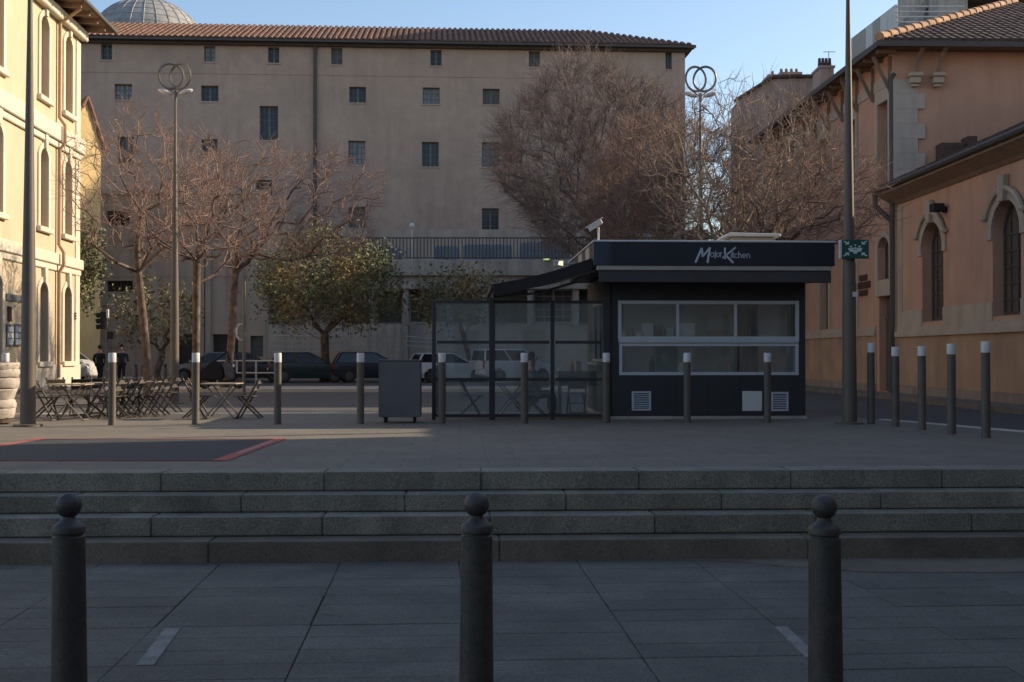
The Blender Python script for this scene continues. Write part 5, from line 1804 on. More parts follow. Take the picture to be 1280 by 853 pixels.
# ================================================================== banded planter at the far left
pp = P(-6, 445, 20.3)
plt_ = thing('planter', 'pale round planter wrapped in stacked bands at the left edge', 'planter', (pp.x, pp.y, 0))
zz = [.10, .27, .42, .60, .78, .92, 1.03]
rr = [.30, .33, .31, .36, .38, .40, .41]
for i in range(6):
    mb = MB()
    mb.lathe([(rr[i] - .004, zz[i] + .003), (rr[i] + .006, zz[i] + .02), (rr[i] * .6 + rr[i + 1] * .4 + .010, (zz[i] + zz[i + 1]) / 2), (rr[i + 1] + .004, zz[i + 1] - .018), (rr[i + 1] - .006, zz[i + 1] - .003)], n=26)
    rgp = random.Random(i + 3)
    mb.v = [(x * (1 + rgp.uniform(-.022, .022)), y * (1 + rgp.uniform(-.022, .022)), z + rgp.uniform(-.006, .006)) for x, y, z in mb.v]
    o = mb.build('band', M['wicker'], plt_, smooth=True)
    o.rotation_euler = (R(random.Random(i).uniform(-2, 2)), R(random.Random(i + 9).uniform(-2, 2)), 0)
mb = MB(); mb.lathe([(.26, .02), (.27, .11)], n=18)
for a in range(3): mb.box(.2 * math.cos(a * 2.1) - .05, .2 * math.cos(a * 2.1) + .05, .2 * math.sin(a * 2.1) - .05, .2 * math.sin(a * 2.1) + .05, 0, .02)
mb.build('foot', M['wood_dark'], plt_)
mb = MB(); mb.lathe([(.40, .99), (.39, 1.0), (.02, 1.0)], n=20); mb.build('soil', M['base_stone'], plt_)

# ================================================================== folding chairs and tables
CS = .90
def make_chair():
    r_ = thing('folding_chair', 'x', 'chair')
    for y in (-.19, .19):
        mb = MB(); mb.tube([(.22, y, .012), (-.10, y, .56), (-.24, y, .82)], .020, 5); mb.build('long_leg', M['chair_wood'], r_)
        mb = MB(); mb.tube([(.20, y * .86, .44), (-.24, y * .86, .012)], .020, 5); mb.build('short_leg', M['chair_wood'], r_)
    for i in range(5):
        x = -.12 + i * .085
        mb = MB(); mb.box(x, x + .06, -.20, .20, .447, .465); mb.build('seat_slat', M['chair_wood'], r_)
    for z in (.60, .74):
        x = -.10 - (z - .56) * .14 / .26
        mb = MB(); mb.bar((x + .01, -.205, z), (x + .01, .205, z), .018, .085, up=(.45, 0, 1)); mb.build('back_slat', M['chair_wood'], r_)
    for x, z in ((.20, .03), (-.22, .03), (.0, .24)):
        mb = MB(); mb.tube([(x, -.17, z), (x, .17, z)], .011, 5); mb.build('stretcher', M['chair_wood'], r_)
    r_.scale = (CS, CS, CS)
    return note_kids(r_)
def make_table():
    r_ = thing('folding_table', 'x', 'table')
    for i in range(7):
        y = -.35 + i * .10
        mb = MB(); mb.box(-.36, .36, y + .004, y + .096, .70, .722); mb.build('top_slat', M['table_top'], r_, bevel=.004)
    for y in (-.27, .27):
        for sg in (-1, 1):
            mb = MB(); mb.tube([(sg * .30, y * (1 if sg > 0 else .88), .015), (-sg * .28, y * (1 if sg > 0 else .88), .695)], .016, 6); mb.build('leg', M['table_leg'], r_)
    for sg in (-1, 1):
        mb = MB(); mb.tube([(sg * .30, -.27, .015), (sg * .30, .27, .015)], .015, 6); mb.build('foot_bar', M['table_leg'], r_)
    r_.scale = (CS * 1.0, CS, CS)
    return note_kids(r_)
ch0, tb0 = make_chair(), make_table()
tabs = [(89, 21.45, 5, 'sunlit folding table nearest the left lamp post'), (133, 22.6, -8, 'folding table hidden among the chairs behind the front bollard'), (178, 23.6, 3, 'folding table at the right of the chair cluster, in half shade'), (278, 22.1, 0, 'lone folding table with one chair on each side'), (640, 23.2, 10, 'folding table behind the middle glass bay')]
for i, (u, d, rz, lb) in enumerate(tabs):
    o = tb0 if i == 0 else dup(tb0)
    p = P(u, 445, d)
    o.location = (p.x, p.y, 0)
    o.rotation_euler = (0, 0, R(rz))
    tag(o, lb, 'table', 'slatted folding tables')
chs = [(56, 21.5, 4, 'folding chair between the left lamp post and the sunlit table'), (76, 22.6, -40, 'folding chair behind the left end of the sunlit table'), (101, 22.9, -75, 'folding chair facing the camera behind the sunlit table'), (118, 22.3, 200, 'folding chair at the right end of the sunlit table'),
       (121, 23.6, -60, 'rearmost folding chair of the left cluster, partly behind the chairs'), (141, 21.9, 175, 'folding chair with its legs behind the front left bollard'), (152, 22.3, 182, 'folding chair just right of the front left bollard'), (164, 23.4, -80, 'folding chair facing forward in the middle of the cluster'),
       (166, 22.5, 178, 'folding chair with sunlit back in the middle of the cluster'), (183, 22.7, 186, 'folding chair leaning right at the end of the cluster'), (196, 23.2, 180, 'last folding chair of the cluster on its right'), (212, 24.4, 174, 'dark folding chair beside the slim lamp post foot'),
       (246, 22.1, 0, 'folding chair left of the lone table, behind its bollard'), (312, 22.1, 180, 'folding chair right of the lone table facing it'), (588, 22.6, 0, 'folding chair behind the left bay of the glass screen'), (668, 22.8, 172, 'folding chair behind the bollard of the middle glass bay'), (721, 23.6, 95, 'folding chair by the kiosk counter behind the right glass bay')]
for i, (u, d, rz, lb) in enumerate(chs):
    o = ch0 if i == 0 else dup(ch0)
    p = P(u, 445, d)
    o.location = (p.x, p.y, 0)
    o.rotation_euler = (0, 0, R(rz))
    tag(o, lb, 'chair', 'slatted folding chairs on the square')

# dark side bar with things on it, behind the right glass bay
c_ = P(722, 445, 24.0)
bar = thing('bar_table', 'dark high table behind the right bay of the glass screen', 'table', (c_.x, c_.y, 0), rz=AS)
mb = MB(); mb.box(-.42, .42, -.25, .25, .80, .84); mb.build('top', M['navy'], bar, bevel=.006)
mb = MB(); mb.box(-.40, .40, -.23, -.21, .56, .797); mb.build('front_panel', M['navy'], bar)
for x in (-.36, .36):
    for y in (-.2, .2):
        mb = MB(); mb.box(x - .02, x + .02, y - .02, y + .02, 0, .797); mb.build('leg', M['table_leg'], bar)
mb = MB(); mb.lathe([(.04, 0), (.04, .12), (.015, .17), (.015, .21)], n=10)
tag(mb.build('sauce_bottle', M['bottle_red'], smooth=True), 'red squeeze bottle on the dark high table', 'bottle').location = (c_.x - .12, c_.y - .05, .842)
mb = MB(); mb.box(-.05, .05, -.05, .05, 0, .20); mb.box(-.052, .052, -.052, .052, .15, .17)
tag(mb.build('drink_carton', M['box_card'], bevel=.005), 'orange brown carton beside the red bottle', 'carton').location = (c_.x + .02, c_.y - .03, .842)
mb = MB(); mb.box(-.08, .08, -.06, .06, 0, .07); mb.box(-.02, .02, -.02, .02, .07, .1)
tag(mb.build('napkin_box', M['box_white'], bevel=.005), 'white napkin box at the left of the dark high table', 'box').location = (c_.x - .32, c_.y - .05, .842)

# ================================================================== street side: posts, signal, scooter rails
def pole_thing(name, label, cat, u, d, vtop, r, m, zb=-.11):
    p = P(u, 445, d)
    r_ = thing(name, label, cat, (p.x, p.y, zb))
    h = P(u, vtop, d).z - zb
    mb = MB(); mb.lathe([(r * 1.6, 0), (r * 1.6, .05), (r, .06), (r, h)], n=10); mb.build('pole', m, r_, smooth=True)
    return r_, h
sp_, hh = pole_thing('hook_post', 'pale slim post with a curved white hook between the tree trunks', 'post', 305, 38.5, 352, .055, M['post_thin'])
mb = MB()
zq_ = P(305, 420, 38.5).z + .11
mb.tube([(-.02, 0, zq_ + .38), (-.16, 0, zq_ + .36), (-.24, 0, zq_ + .2), (-.24, 0, zq_), (-.16, 0, zq_ - .12), (-.02, 0, zq_ - .14)], .03, 6)
mb.build('hook', M['white_paint'], sp_, smooth=True)
tl, hh = pole_thing('traffic_light', 'black traffic signal on a slim pole left of the walkers', 'traffic light', 133.5, 52, 388, .05, M['post_thin'])
mb = MB(); mb.box(-.26, -.07, -.1, .1, hh - .82, hh - .06); mb.build('housing', M['rubber'], tl, bevel=.02)
for k in range(3):
    mb = MB(); z = hh - .20 - k * .25
    mb.tube([(-.27, 0, z), (-.44, 0, z - .03)], [.10, .11], 12); mb.build('visor', M['rubber'], tl)
mb = MB(); mb.box(-.01, .07, -.07, .07, hh - .32, hh + .04); mb.build('back_plate', M['white_paint'], tl)
mb = MB(); mb.box(.05, .32, -.1, .1, hh - 1.25, hh - .92); mb.build('pedestrian_signal', M['rubber'], tl, bevel=.02)
for i, (u, lb) in enumerate(((169.5, 'small dark street bollard right of the walkers'), (206.5, 'small dark street bollard left of the slim lamp post'), (179, 'small dark street bollard by the sunlit tree trunk'))):
    p = P(u, 445, 50)
    r_ = thing('street_bollard', lb, 'bollard', (p.x, p.y, -.11), group='small dark street bollards')
    mb = MB(); mb.lathe([(.09, 0), (.085, .75), (.06, .80)], n=12); mb.build('shaft', M['iron'], r_, smooth=True)
    mb = MB(); mb.ball((0, 0, .86), .085); mb.build('ball', M['iron'], r_, smooth=True)
p0, p1 = P(272, 478, 47.5), P(344, 478, 47.5)
railing('thin pale pipe barrier in front of the parked cars', [(p0.x, 47.5, .0), (p1.x, 47.5, .0)], .95, 3, bars=2, name='pipe_barrier')
# parked motor scooter behind the lone table
p = P(277, 445, 41.9)
sc = thing('motor_scooter', 'black motor scooter with grey leg shield parked behind the lone folding table', 'scooter', (p.x, p.y, 0), rz=R(4))
def hull(name, prof, hw, m, bev=.03):
    mb = MB(); mb.prism(prof, (0, 0, 0), (1, 0, 0), UP, (0, 1, 0), -hw, hw); return mb.build(name, m, sc, bevel=bev, seg=2)
hull('seat_cover', [(-.82, .30), (-.78, .46), (-.55, .72), (-.36, .92), (-.20, .97), (-.08, .93), (.06, .70), (.12, .48), (.05, .30)], .19, M['cloth_black'], .06)
hull('leg_shield', [(.16, .42), (.06, .86), (.12, .95), (.30, .93), (.50, .40), (.40, .30)], .20, M['cloth_grey'], .04)
hull('floorboard', [(-.1, .22), (.42, .22), (.42, .30), (-.1, .30)], .19, M['rubber'], .015)
hull('windscreen', [(.26, .93), (.16, 1.30), (.19, 1.31), (.32, .93)], .17, M['car_glass'], .005)
hull('front_mudguard', [(.42, .44), (.52, .52), (.68, .52), (.78, .40), (.74, .38), (.64, .46), (.52, .45)], .08, M['cloth_black'], .02)
mb = MB(); mb.tube([(.34, 0, .9), (.58, 0, .27)], .035, 8); mb.tube([(.28, -.32, 1.0), (.30, 0, .96), (.28, .32, 1.0)], .02, 6); mb.build('handlebar', M['rubber'], sc, smooth=True)
for y in (-.30, .30):
    mb = MB(); mb.tube([(.28, y, 1.0), (.26, y * 1.2, 1.16)], .008, 5); mb.ball((.25, y * 1.25, 1.2), .06, 8, 6, (.4, 1.1, .8)); mb.build('mirror', M['rubber'], sc)
mb = MB(); mb.ball((.40, 0, .80), .09, 10, 7, (.6, 1, .8)); mb.build('headlight', M['clear_lamp'], sc, smooth=True)
for x in (-.58, .60):
    mb = MB(); n = 18
    for rr_, yy in ():
        pass
    mb.torus((x, 0, .25), (1, 0, 0), (0, 0, 1), .19, .06, 20, 8); w_ = mb.build('wheel', M['rubber'], sc, smooth=True)
    mb = MB(); mb.tube([(x, -.03, .25), (x, .03, .25)], .15, 14); mb.build('rim', M['rim'], w_, smooth=True)

# ================================================================== vehicles
def wheel(parent, x, y, r=.31, wd=.2):
    mb = MB(); sgn = 1 if y > 0 else -1
    def ly(prof, m, nm, par):
        mb = MB(); n = 18; vs, fs = [], []
        for rr_, yy in prof:
            for k in range(n):
                t = 2 * math.pi * k / n
                vs.append((x + rr_ * math.cos(t), yy, r + rr_ * math.sin(t)))
        for i in range(len(prof) - 1):
            for k in range(n): fs.append((i * n + k, i * n + (k + 1) % n, (i + 1) * n + (k + 1) % n, (i + 1) * n + k))
        fs.append(tuple(range(n))); fs.append(tuple((len(prof) - 1) * n + k for k in range(n)))
        mb.add(vs, fs)
        return mb.build(nm, m, par, smooth=True)
    w_ = ly([(r * .92, y - sgn * wd), (r, y - sgn * wd * .8), (r, y - sgn * .03), (r * .9, y)], M['rubber'], 'wheel', parent)
    ly([(r * .64, y - sgn * .02), (r * .62, y + sgn * .006), (r * .2, y + sgn * .012)], M['rim'], 'rim', w_)
def car(label, u, d, yaw, paint, kind='hatch', L=4.0, W=1.7, H=1.44, grp='cars parked along the street', zb=-.11):
    p = P(u, 445, d)
    r_ = thing('parked_car' if kind != 'van' else 'parked_van', label, 'car' if kind != 'van' else 'van', (p.x, p.y, zb), rz=R(yaw), group=grp)
    hw = W / 2
    if kind == 'hatch': st = [(-.50, .48, .72, .86), (-.485, .34, .92, .95), (-.40, .22, .95, 1), (-.15, .20, .93, 1), (.12, .20, .92, 1), (.24, .20, .90, 1), (.40, .22, .80, .97), (.475, .30, .66, .88), (.50, .40, .56, .74)]; cab = [(-.475, .93), (-.40, 1.0), (.10, 1.0), (.27, .90)]; roofx = (-.40, .02)
    elif kind == 'sedan': st = [(-.50, .45, .80, .84), (-.48, .34, .93, .95), (-.30, .22, .95, 1), (-.1, .20, .94, 1), (.10, .20, .92, 1), (.22, .20, .90, 1), (.40, .22, .80, .97), (.475, .30, .68, .88), (.50, .40, .58, .74)]; cab = [(-.36, .93), (0, 1.0), (.08, 1.0), (.26, .90)]; roofx = (-.22, .03)
    elif kind == 'mpv': st = [(-.50, .45, .95, .92), (-.49, .34, 1.02, .96), (-.40, .22, 1.04, 1), (-.1, .20, 1.03, 1), (.14, .20, 1.02, 1), (.27, .20, 1.0, 1), (.42, .22, .88, .96), (.485, .30, .70, .88), (.50, .40, .6, .76)]; cab = [(-.49, 1.0), (0, 1.0), (.14, 1.0), (.32, .98)]; roofx = (-.47, .08)
    else: st = [(-.50, .45, 1.1, .96), (-.49, .34, 1.2, .98), (-.40, .24, 1.24, 1), (-.1, .24, 1.24, 1), (.18, .24, 1.22, 1), (.30, .24, 1.16, 1), (.40, .26, 1.06, .96), (.48, .32, .88, .88), (.50, .40, .72, .78)]; cab = [(-.49, 1.2), (0, 1.0), (.14, 1.0), (.40, 1.10)]; roofx = (-.48, .14)
    vs, fs = [], []
    for x, zb_, zt_, k in st:
        w_ = hw * k
        vs += [(x * L, -w_ * .93, zb_), (x * L, -w_, zb_ + (zt_ - zb_) * .45), (x * L, -w_ * .965, zt_ - .03), (x * L, -w_ * .88, zt_), (x * L, 0, zt_ + .025), (x * L, w_ * .88, zt_), (x * L, w_ * .965, zt_ - .03), (x * L, w_, zb_ + (zt_ - zb_) * .45), (x * L, w_ * .93, zb_)]
    n = 9
    for i in range(len(st) - 1):
        for k in range(n): fs.append((i * n + k, i * n + (k + 1) % n, (i + 1) * n + (k + 1) % n, (i + 1) * n + k))
    fs += [tuple(range(n)), tuple((len(st) - 1) * n + k for k in range(n))]
    mb = MB(); mb.add(vs, fs); mb.build('body', paint, r_, smooth=True)
    def top(x):
        for a, b in zip(st, st[1:]):
            if a[0] <= x <= b[0]: return a[2] + (b[2] - a[2]) * (x - a[0]) / (b[0] - a[0])
        return st[-1][2]
    xa, xb = cab[0][0], cab[-1][0]
    ra, rb = roofx
    gw, rw = hw * .90, hw * .74
    za, zb2 = top(xa) - .02, top(xb) - .03
    q = [(xa * L, -gw * .95, za), (xb * L, -gw * .95, zb2), (xb * L, gw * .95, zb2), (xa * L, gw * .95, za), (ra * L, -rw, H - .05), (rb * L, -rw, H - .05), (rb * L, rw, H - .05), (ra * L, rw, H - .05)]
    mb = MB(); mb.add(q, [(0, 1, 5, 4), (1, 2, 6, 5), (2, 3, 7, 6), (3, 0, 4, 7), (4, 5, 6, 7)]); mb.build('windows', M['car_glass'], r_)
    mb = MB()
    mb.add([(ra * L - .05, -rw - .01, H - .065), (rb * L + .04, -rw - .01, H - .065), (rb * L + .04, rw + .01, H - .065), (ra * L - .05, rw + .01, H - .065), (ra * L + .1, -rw * .85, H - .005), (rb * L - .1, -rw * .85, H), (rb * L - .1, rw * .85, H), (ra * L + .1, rw * .85, H - .005)],
           [(0, 1, 5, 4), (1, 2, 6, 5), (2, 3, 7, 6), (3, 0, 4, 7), (4, 5, 6, 7), (3, 2, 1, 0)])
    mb.build('roof', paint, r_, smooth=True)
    mb = MB()
    for sg in (-1, 1):
        def gp(f, h):                                              # a point on the side glass
            x0 = xa + (xb - xa) * f; x1 = ra + (rb - ra) * f
            zlo = za + (zb2 - za) * f
            return Vector(((x0 + (x1 - x0) * h) * L, sg * (gw * .95 + (rw - gw * .95) * h), zlo + (H - .05 - zlo) * h))
        for f in ((0, .48, 1) if kind != 'van' else (0, .62, 1)): mb.bar(gp(f, -.02), gp(f, 1.02), .075, .05)
        if kind in ('van',):
            mb.add([gp(0, -.02) + Vector((0, sg * .012, 0)), gp(.6, -.02) + Vector((0, sg * .012, 0)), gp(.6, 1) + Vector((0, sg * .012, 0)), gp(0, 1) + Vector((0, sg * .012, 0))], [(0, 1, 2, 3)])
    mb.build('pillar', paint, r_)
    wr = .31 if kind != 'van' else .35
    for x in (-.31 * L, .32 * L):
        for y in (-hw - .004, hw + .004): wheel(r_, x, y, wr)
    for x in (-.31 * L, .32 * L):
        for y in (-1, 1):
            mb = MB()
            vs = [(x, y * (hw + .002), wr)] + [(x + (wr + .055) * math.cos(R(t)), y * (hw * .995 + .002), wr + (wr + .055) * math.sin(R(t))) for t in range(-20, 201, 20)]
            mb.add(vs, [(0, i, i + 1) for i in range(1, len(vs) - 1)])
            mb.build('wheel_arch', M['rubber'], r_)
    zl = .62 if kind != 'van' else .78
    for y in (-1, 1):
        mb = MB(); mb.box(.455 * L, .487 * L, y * hw * .62 - .13, y * hw * .62 + .13, zl - .07, zl + .06); mb.build('headlight', M['clear_lamp'], r_, bevel=.02)
        mb = MB(); mb.box(-.507 * L, -.47 * L, y * hw * .80 - .09, y * hw * .80 + .09, zl + .02, zl + (.25 if kind != 'mpv' else .42)); mb.build('tail_light', M['red_lamp'], r_, bevel=.02)
        mb = MB(); mb.box(.20 * L, .225 * L + .1, y * (hw + .10) - .07, y * (hw + .10) + .07, .92 if kind != 'van' else 1.25, 1.05 if kind != 'van' else 1.55); mb.build('mirror', paint, r_, bevel=.02)
    mb = MB(); mb.box(-.515 * L, -.47 * L, -hw * .86, hw * .86, .36, .54); mb.build('rear_bumper', M['rubber'] if paint not in (M['car_silver'],) else paint, r_, bevel=.04)
    mb = MB(); mb.box(.46 * L, .513 * L, -hw * .80, hw * .80, .30, .50); mb.build('front_bumper', paint, r_, bevel=.04)
    mb = MB(); mb.box(-.518 * L, -.505 * L, -.26, .26, .58, .69); mb.build('number_plate', M['white_paint'], r_)
    return r_
car('black green hatchback seen from its right side between two bollards', 386, 57, 12, M['car_black'], 'hatch', 3.75)
car('dark midnight blue car behind the pale hooked post', 307, 57.5, 10, M['car_blue'], 'sedan', 4.2)
car('grey car with pale headlights behind the motor scooter', 262, 58.5, 196, M['car_grey'], 'hatch', 3.8)
car('very dark car beside the slanting ramp wall, behind the grey cabinet', 466, 57.5, 14, M['car_blue'], 'hatch', 3.9)
car('pale silver hatchback seen through the left bay of the glass screen', 560, 57, 24, M['car_silver'], 'hatch', 3.7, H=1.40)
car('pale tall compact van seen through the middle bay of the screen', 640, 57.5, 30, M['car_silver'], 'mpv', 3.8, 1.66, 1.58)
car('white delivery van poking out behind the sunlit building corner', 50, 57.5, 0, M['car_white'], 'van', 5.2, 1.95, 2.15)

# ================================================================== people
def skin_mesh(name, verts, edges, radii, m, parent, root=0, sub=1):
    me = bpy.data.meshes.new(name)
    me.from_pydata(verts, edges, [])
    me.materials.append(m)
    o = link(name, me, parent)
    md = o.modifiers.new('skin', 'SKIN')
    for i, sv in enumerate(me.skin_vertices[0].data):
        sv.radius = radii[i] if isinstance(radii[i], tuple) else (radii[i], radii[i])
        sv.use_root = (i == root)
    md.use_smooth_shade = True
    ms = o.modifiers.new('subsurf', 'SUBSURF')
    ms.levels = ms.render_levels = sub
    return o
def person(label, loc, rz, sit=False, stride=.22, coat=None, legs=None, h=1.72):
    r_ = thing('person', label, 'person', loc, rz=R(rz))
    k = h / 1.72
    coat = coat or M['cloth_black']; legs = legs or M['cloth_navy']
    if sit:
        hip, kneeL, kneeR, ftL, ftR = (0, 0, .50), (.42, .11, .52), (.44, -.11, .50), (.40, .12, .08), (.50, -.12, .08)
    else:
        hip = (0, 0, .92)
        kneeL, kneeR = (.12 + stride * .4, .10, .50), (-.02 - stride * .2, -.10, .49)
        ftL, ftR = (stride, .10, .08), (-stride * 1.2, -.10, .10)
    dz = hip[2]
    sh = dz + .50
    def z(p): return tuple(c * k for c in p)
    hd = (0.03, 0, sh + .24)
    eL, eR = (-.06 + stride * .1, .27, dz + .24), (.02, -.27, dz + .24)
    hL, hR = (.12, .27, dz + .02), (.10, -.26, dz + .02)
    if sit: eL, eR, hL, hR = (.06, .26, dz + .26), (.06, -.26, dz + .26), (.30, .18, dz + .24), (.30, -.16, dz + .26)
    # continuous body: pelvis, spine, neck, head, limbs
    V = [(0, 0, dz), (.0, 0, dz + .25), (0, 0, sh - .04), (.01, 0, sh + .07), (.02, 0, sh + .16), (.03, 0, sh + .27), (0, .17, sh - .04), eL, hL, (0, -.17, sh - .04), eR, hR, (0, .09, dz - .06), kneeL, ftL, (0, -.09, dz - .06), kneeR, ftR]
    E = [(0, 1), (1, 2), (2, 3), (3, 4), (4, 5), (2, 6), (6, 7), (7, 8), (2, 9), (9, 10), (10, 11), (0, 12), (12, 13), (13, 14), (0, 15), (15, 16), (16, 17)]
    Rr = [(.14, .11), (.14, .10), (.15, .10), .052, (.075, .085), (.07, .085), .06, .042, .032, .06, .042, .032, .08, .055, .04, .08, .055, .04]
    b_ = skin_mesh('body', [z(p) for p in V], E, [tuple(c * k for c in q) if isinstance(q, tuple) else q * k for q in Rr], M['skin'], r_)
    V = [(0, 0, dz - .12), (0, 0, dz + .1), (0, 0, dz + .3), (0, 0, sh - .03), (0, .18, sh - .04), eL, tuple(a + (b - a) * .86 for a, b in zip(eL, hL)), (0, -.18, sh - .04), eR, tuple(a + (b - a) * .86 for a, b in zip(eR, hR))]
    E = [(0, 1), (1, 2), (2, 3), (3, 4), (4, 5), (5, 6), (3, 7), (7, 8), (8, 9)]
    if sit: V[0] = (.0, 0, dz - .02)
    Rr = [(.20, .16), (.19, .15), (.185, .14), (.17, .12), .085, .068, .055, .085, .068, .055]
    skin_mesh('jacket', [z(p) for p in V], E, [tuple(c * k for c in q) if isinstance(q, tuple) else q * k for q in Rr], coat, r_)
    V = [(0, 0, dz), (0, .09, dz - .05), kneeL, tuple(a + (b - a) * .9 for a, b in zip(kneeL, ftL)), (0, -.09, dz - .05), kneeR, tuple(a + (b - a) * .9 for a, b in zip(kneeR, ftR))]
    E = [(0, 1), (1, 2), (2, 3), (0, 4), (4, 5), (5, 6)]
    skin_mesh('trousers', [z(p) for p in V], E, [q * k for q in (.15, .105, .078, .068, .105, .078, .068)], legs, r_)
    for f in (ftL, ftR):
        mb = MB(); mb.ball((f[0] * k + .06, f[1] * k, .045), .075, 10, 6, (1.75, .62, .62)); mb.build('shoe', M['rubber'], r_, smooth=True)
    for hnd in (hL, hR):
        mb = MB(); c = Vector(z(hnd))
        mb.ball(c - Vector((0, 0, .03)), .042, 8, 6, (.9, .5, 1.1))
        for j in range(4): mb.tube([c + Vector((-.03 + j * .02, 0, -.05)), c + Vector((-.028 + j * .022, 0, -.10)), c + Vector((-.02 + j * .022, .01, -.13 + abs(j - 1.5) * .008))], [.010, .009, .007], 5)
        mb.tube([c + Vector((.03, 0, -.01)), c + Vector((.055, 0, -.05)), c + Vector((.052, .0, -.08))], [.011, .010, .008], 5)
        mb.build('hand', M['skin'], r_, smooth=True)
    hx, hy, hz = z((.03, 0, sh + .235))
    mb = MB(); mb.ball((hx - .012 * k, 0, hz + .035 * k), .108 * k, 14, 10, (1.02, .88, 1.02))
    mb.v = [(x - max(0, (x - hx - .035 * k)) * .9, y, max(zz_, hz - .04 * k)) for x, y, zz_ in mb.v]
    mb.build('hair', M['hair'], r_, smooth=True)
    mb = MB()
    mb.ball((hx + .092 * k, 0, hz - .01 * k), .02 * k, 8, 6, (1, .8, 1.5))
    for sg in (-1, 1): mb.ball((hx, sg * .078 * k, hz - .005 * k), .025 * k, 8, 6, (.7, .4, 1.2))
    mb.build('nose_and_ears', M['skin'], r_, smooth=True)
    mb = MB()
    for sg in (-1, 1): mb.ball((hx + .082 * k, sg * .032 * k, hz + .02 * k), .011 * k, 6, 4)
    mb.box(hx + .080 * k, hx + .090 * k, -.022 * k, .022 * k, hz - .055 * k, hz - .049 * k)
    mb.build('eyes_and_mouth', M['hair'], r_)
    return r_
p = P(124.5, 445, 53.5)
person('walker in long black coat facing away beside the traffic signal', (p.x, p.y, -.11), 80, coat=M['cloth_black'], legs=M['cloth_black'], stride=.12, h=1.68)
p = P(152, 445, 53)
person('walker in dark jacket striding right of the front left bollard', (p.x, p.y, -.11), -75, coat=M['cloth_navy'], legs=M['cloth_black'], stride=.20, h=1.70)
p = P(664, 445, 23.6)
person('dark haired person in grey jacket seated behind the middle glass bay', (p.x, p.y, -.06), 5, sit=True, coat=M['cloth_grey'], legs=M['cloth_navy'], h=1.62)
# ================================================================== trees
def grow(base, fork, cc, cr, n, seed, k=.35, tip=.006, low=-1.0, shell=.35, trunk_r=None, pexp=2.3, bend=.10):
    rg = np.random.default_rng(seed)
    base, fork, cc, cr = (np.array(x, float) for x in (base, fork, cc, cr))
    nt_ = 7
    nodes, par, plen = [], [], []
    side = rg.normal(size=3) * .06
    for i in range(nt_):
        f = i / (nt_ - 1)
        p = base + (fork - base) * f + side * math.sin(f * math.pi * 1.6) * np.array([1, 1, 0])
        nodes.append(p)
        par.append(i - 1)
        plen.append(0 if i == 0 else plen[-1] + np.linalg.norm(p - nodes[-2]))
    pts = []
    while len(pts) < n:
        q = rg.normal(size=(n * 3, 3))
        q /= np.linalg.norm(q, axis=1, keepdims=True)
        r = rg.random(n * 3) ** (1 / 3)
        r = np.where(rg.random(n * 3) < shell, np.maximum(r, .75 + .25 * rg.random(n * 3)), r)
        q = q * (r * (1 + .10 * np.sin(q[:, 0] * 5 + seed) * np.cos(q[:, 2] * 4 + seed)))[:, None]
        q = q[q[:, 2] > low]
        pts += list(cc + q * cr)
    pts = np.array(pts[:n])
    pts = pts[np.argsort(np.linalg.norm(pts - fork, axis=1) + rg.normal(size=n) * .15)]
    N = nt_ + n
    X = np.zeros((N, 3)); X[:nt_] = nodes
    PL_ = np.zeros(N); PL_[:nt_] = plen
    PR = np.full(N, -1); PR[:nt_] = par
    ok = np.zeros(N); ok[:nt_ - 2] = 1e3
    for i in range(n):
        m = nt_ + i
        d = np.linalg.norm(X[:m] - pts[i], axis=1)
        c = d + k * PL_[:m] + ok[:m]
        j = int(np.argmin(c))
        X[m] = pts[i]; PR[m] = j; PL_[m] = PL_[j] + d[j]
    cnt = np.zeros(N)
    kids = np.bincount(PR[PR >= 0], minlength=N)
    cnt[kids == 0] = 1
    for i in range(N - 1, 0, -1): cnt[PR[i]] += cnt[i] if cnt[i] > 0 else 1
    rad = tip * np.maximum(cnt, 1) ** (1 / pexp)
    if trunk_r:
        rad = rad * np.where(rad > tip * 2, 1, 1)
        f = trunk_r / rad[0]
        rad = rad * (1 + (f - 1) * np.clip((rad - tip) / (rad[0] - tip), 0, 1))
    return X, PR, rad, kids, rg, nt_
def edges_to_tubes(X, PR, rad, sel, rg, n, bend, sub=2):
    i = np.nonzero(sel)[0]
    a, b = X[PR[i]], X[i]
    r1 = rad[i]
    r0 = np.minimum(rad[PR[i]], r1 * 1.35)
    L = np.linalg.norm(b - a, axis=1, keepdims=True)
    mids = [a]
    for s in range(1, sub):
        f = s / sub
        mids.append(a + (b - a) * f + rg.normal(size=a.shape) * L * bend * np.array([1, 1, .8]))
    mids.append(b)
    Vs, Fs, off = [], [], 0
    for s in range(sub):
        ra = r0 + (r1 - r0) * s / sub; rb = r0 + (r1 - r0) * (s + 1) / sub
        V, Fq = tubes_np(mids[s], mids[s + 1], ra, rb, n)
        Vs.append(V); Fs.append(Fq + off); off += len(V)
    return np.concatenate(Vs), np.concatenate(Fs)
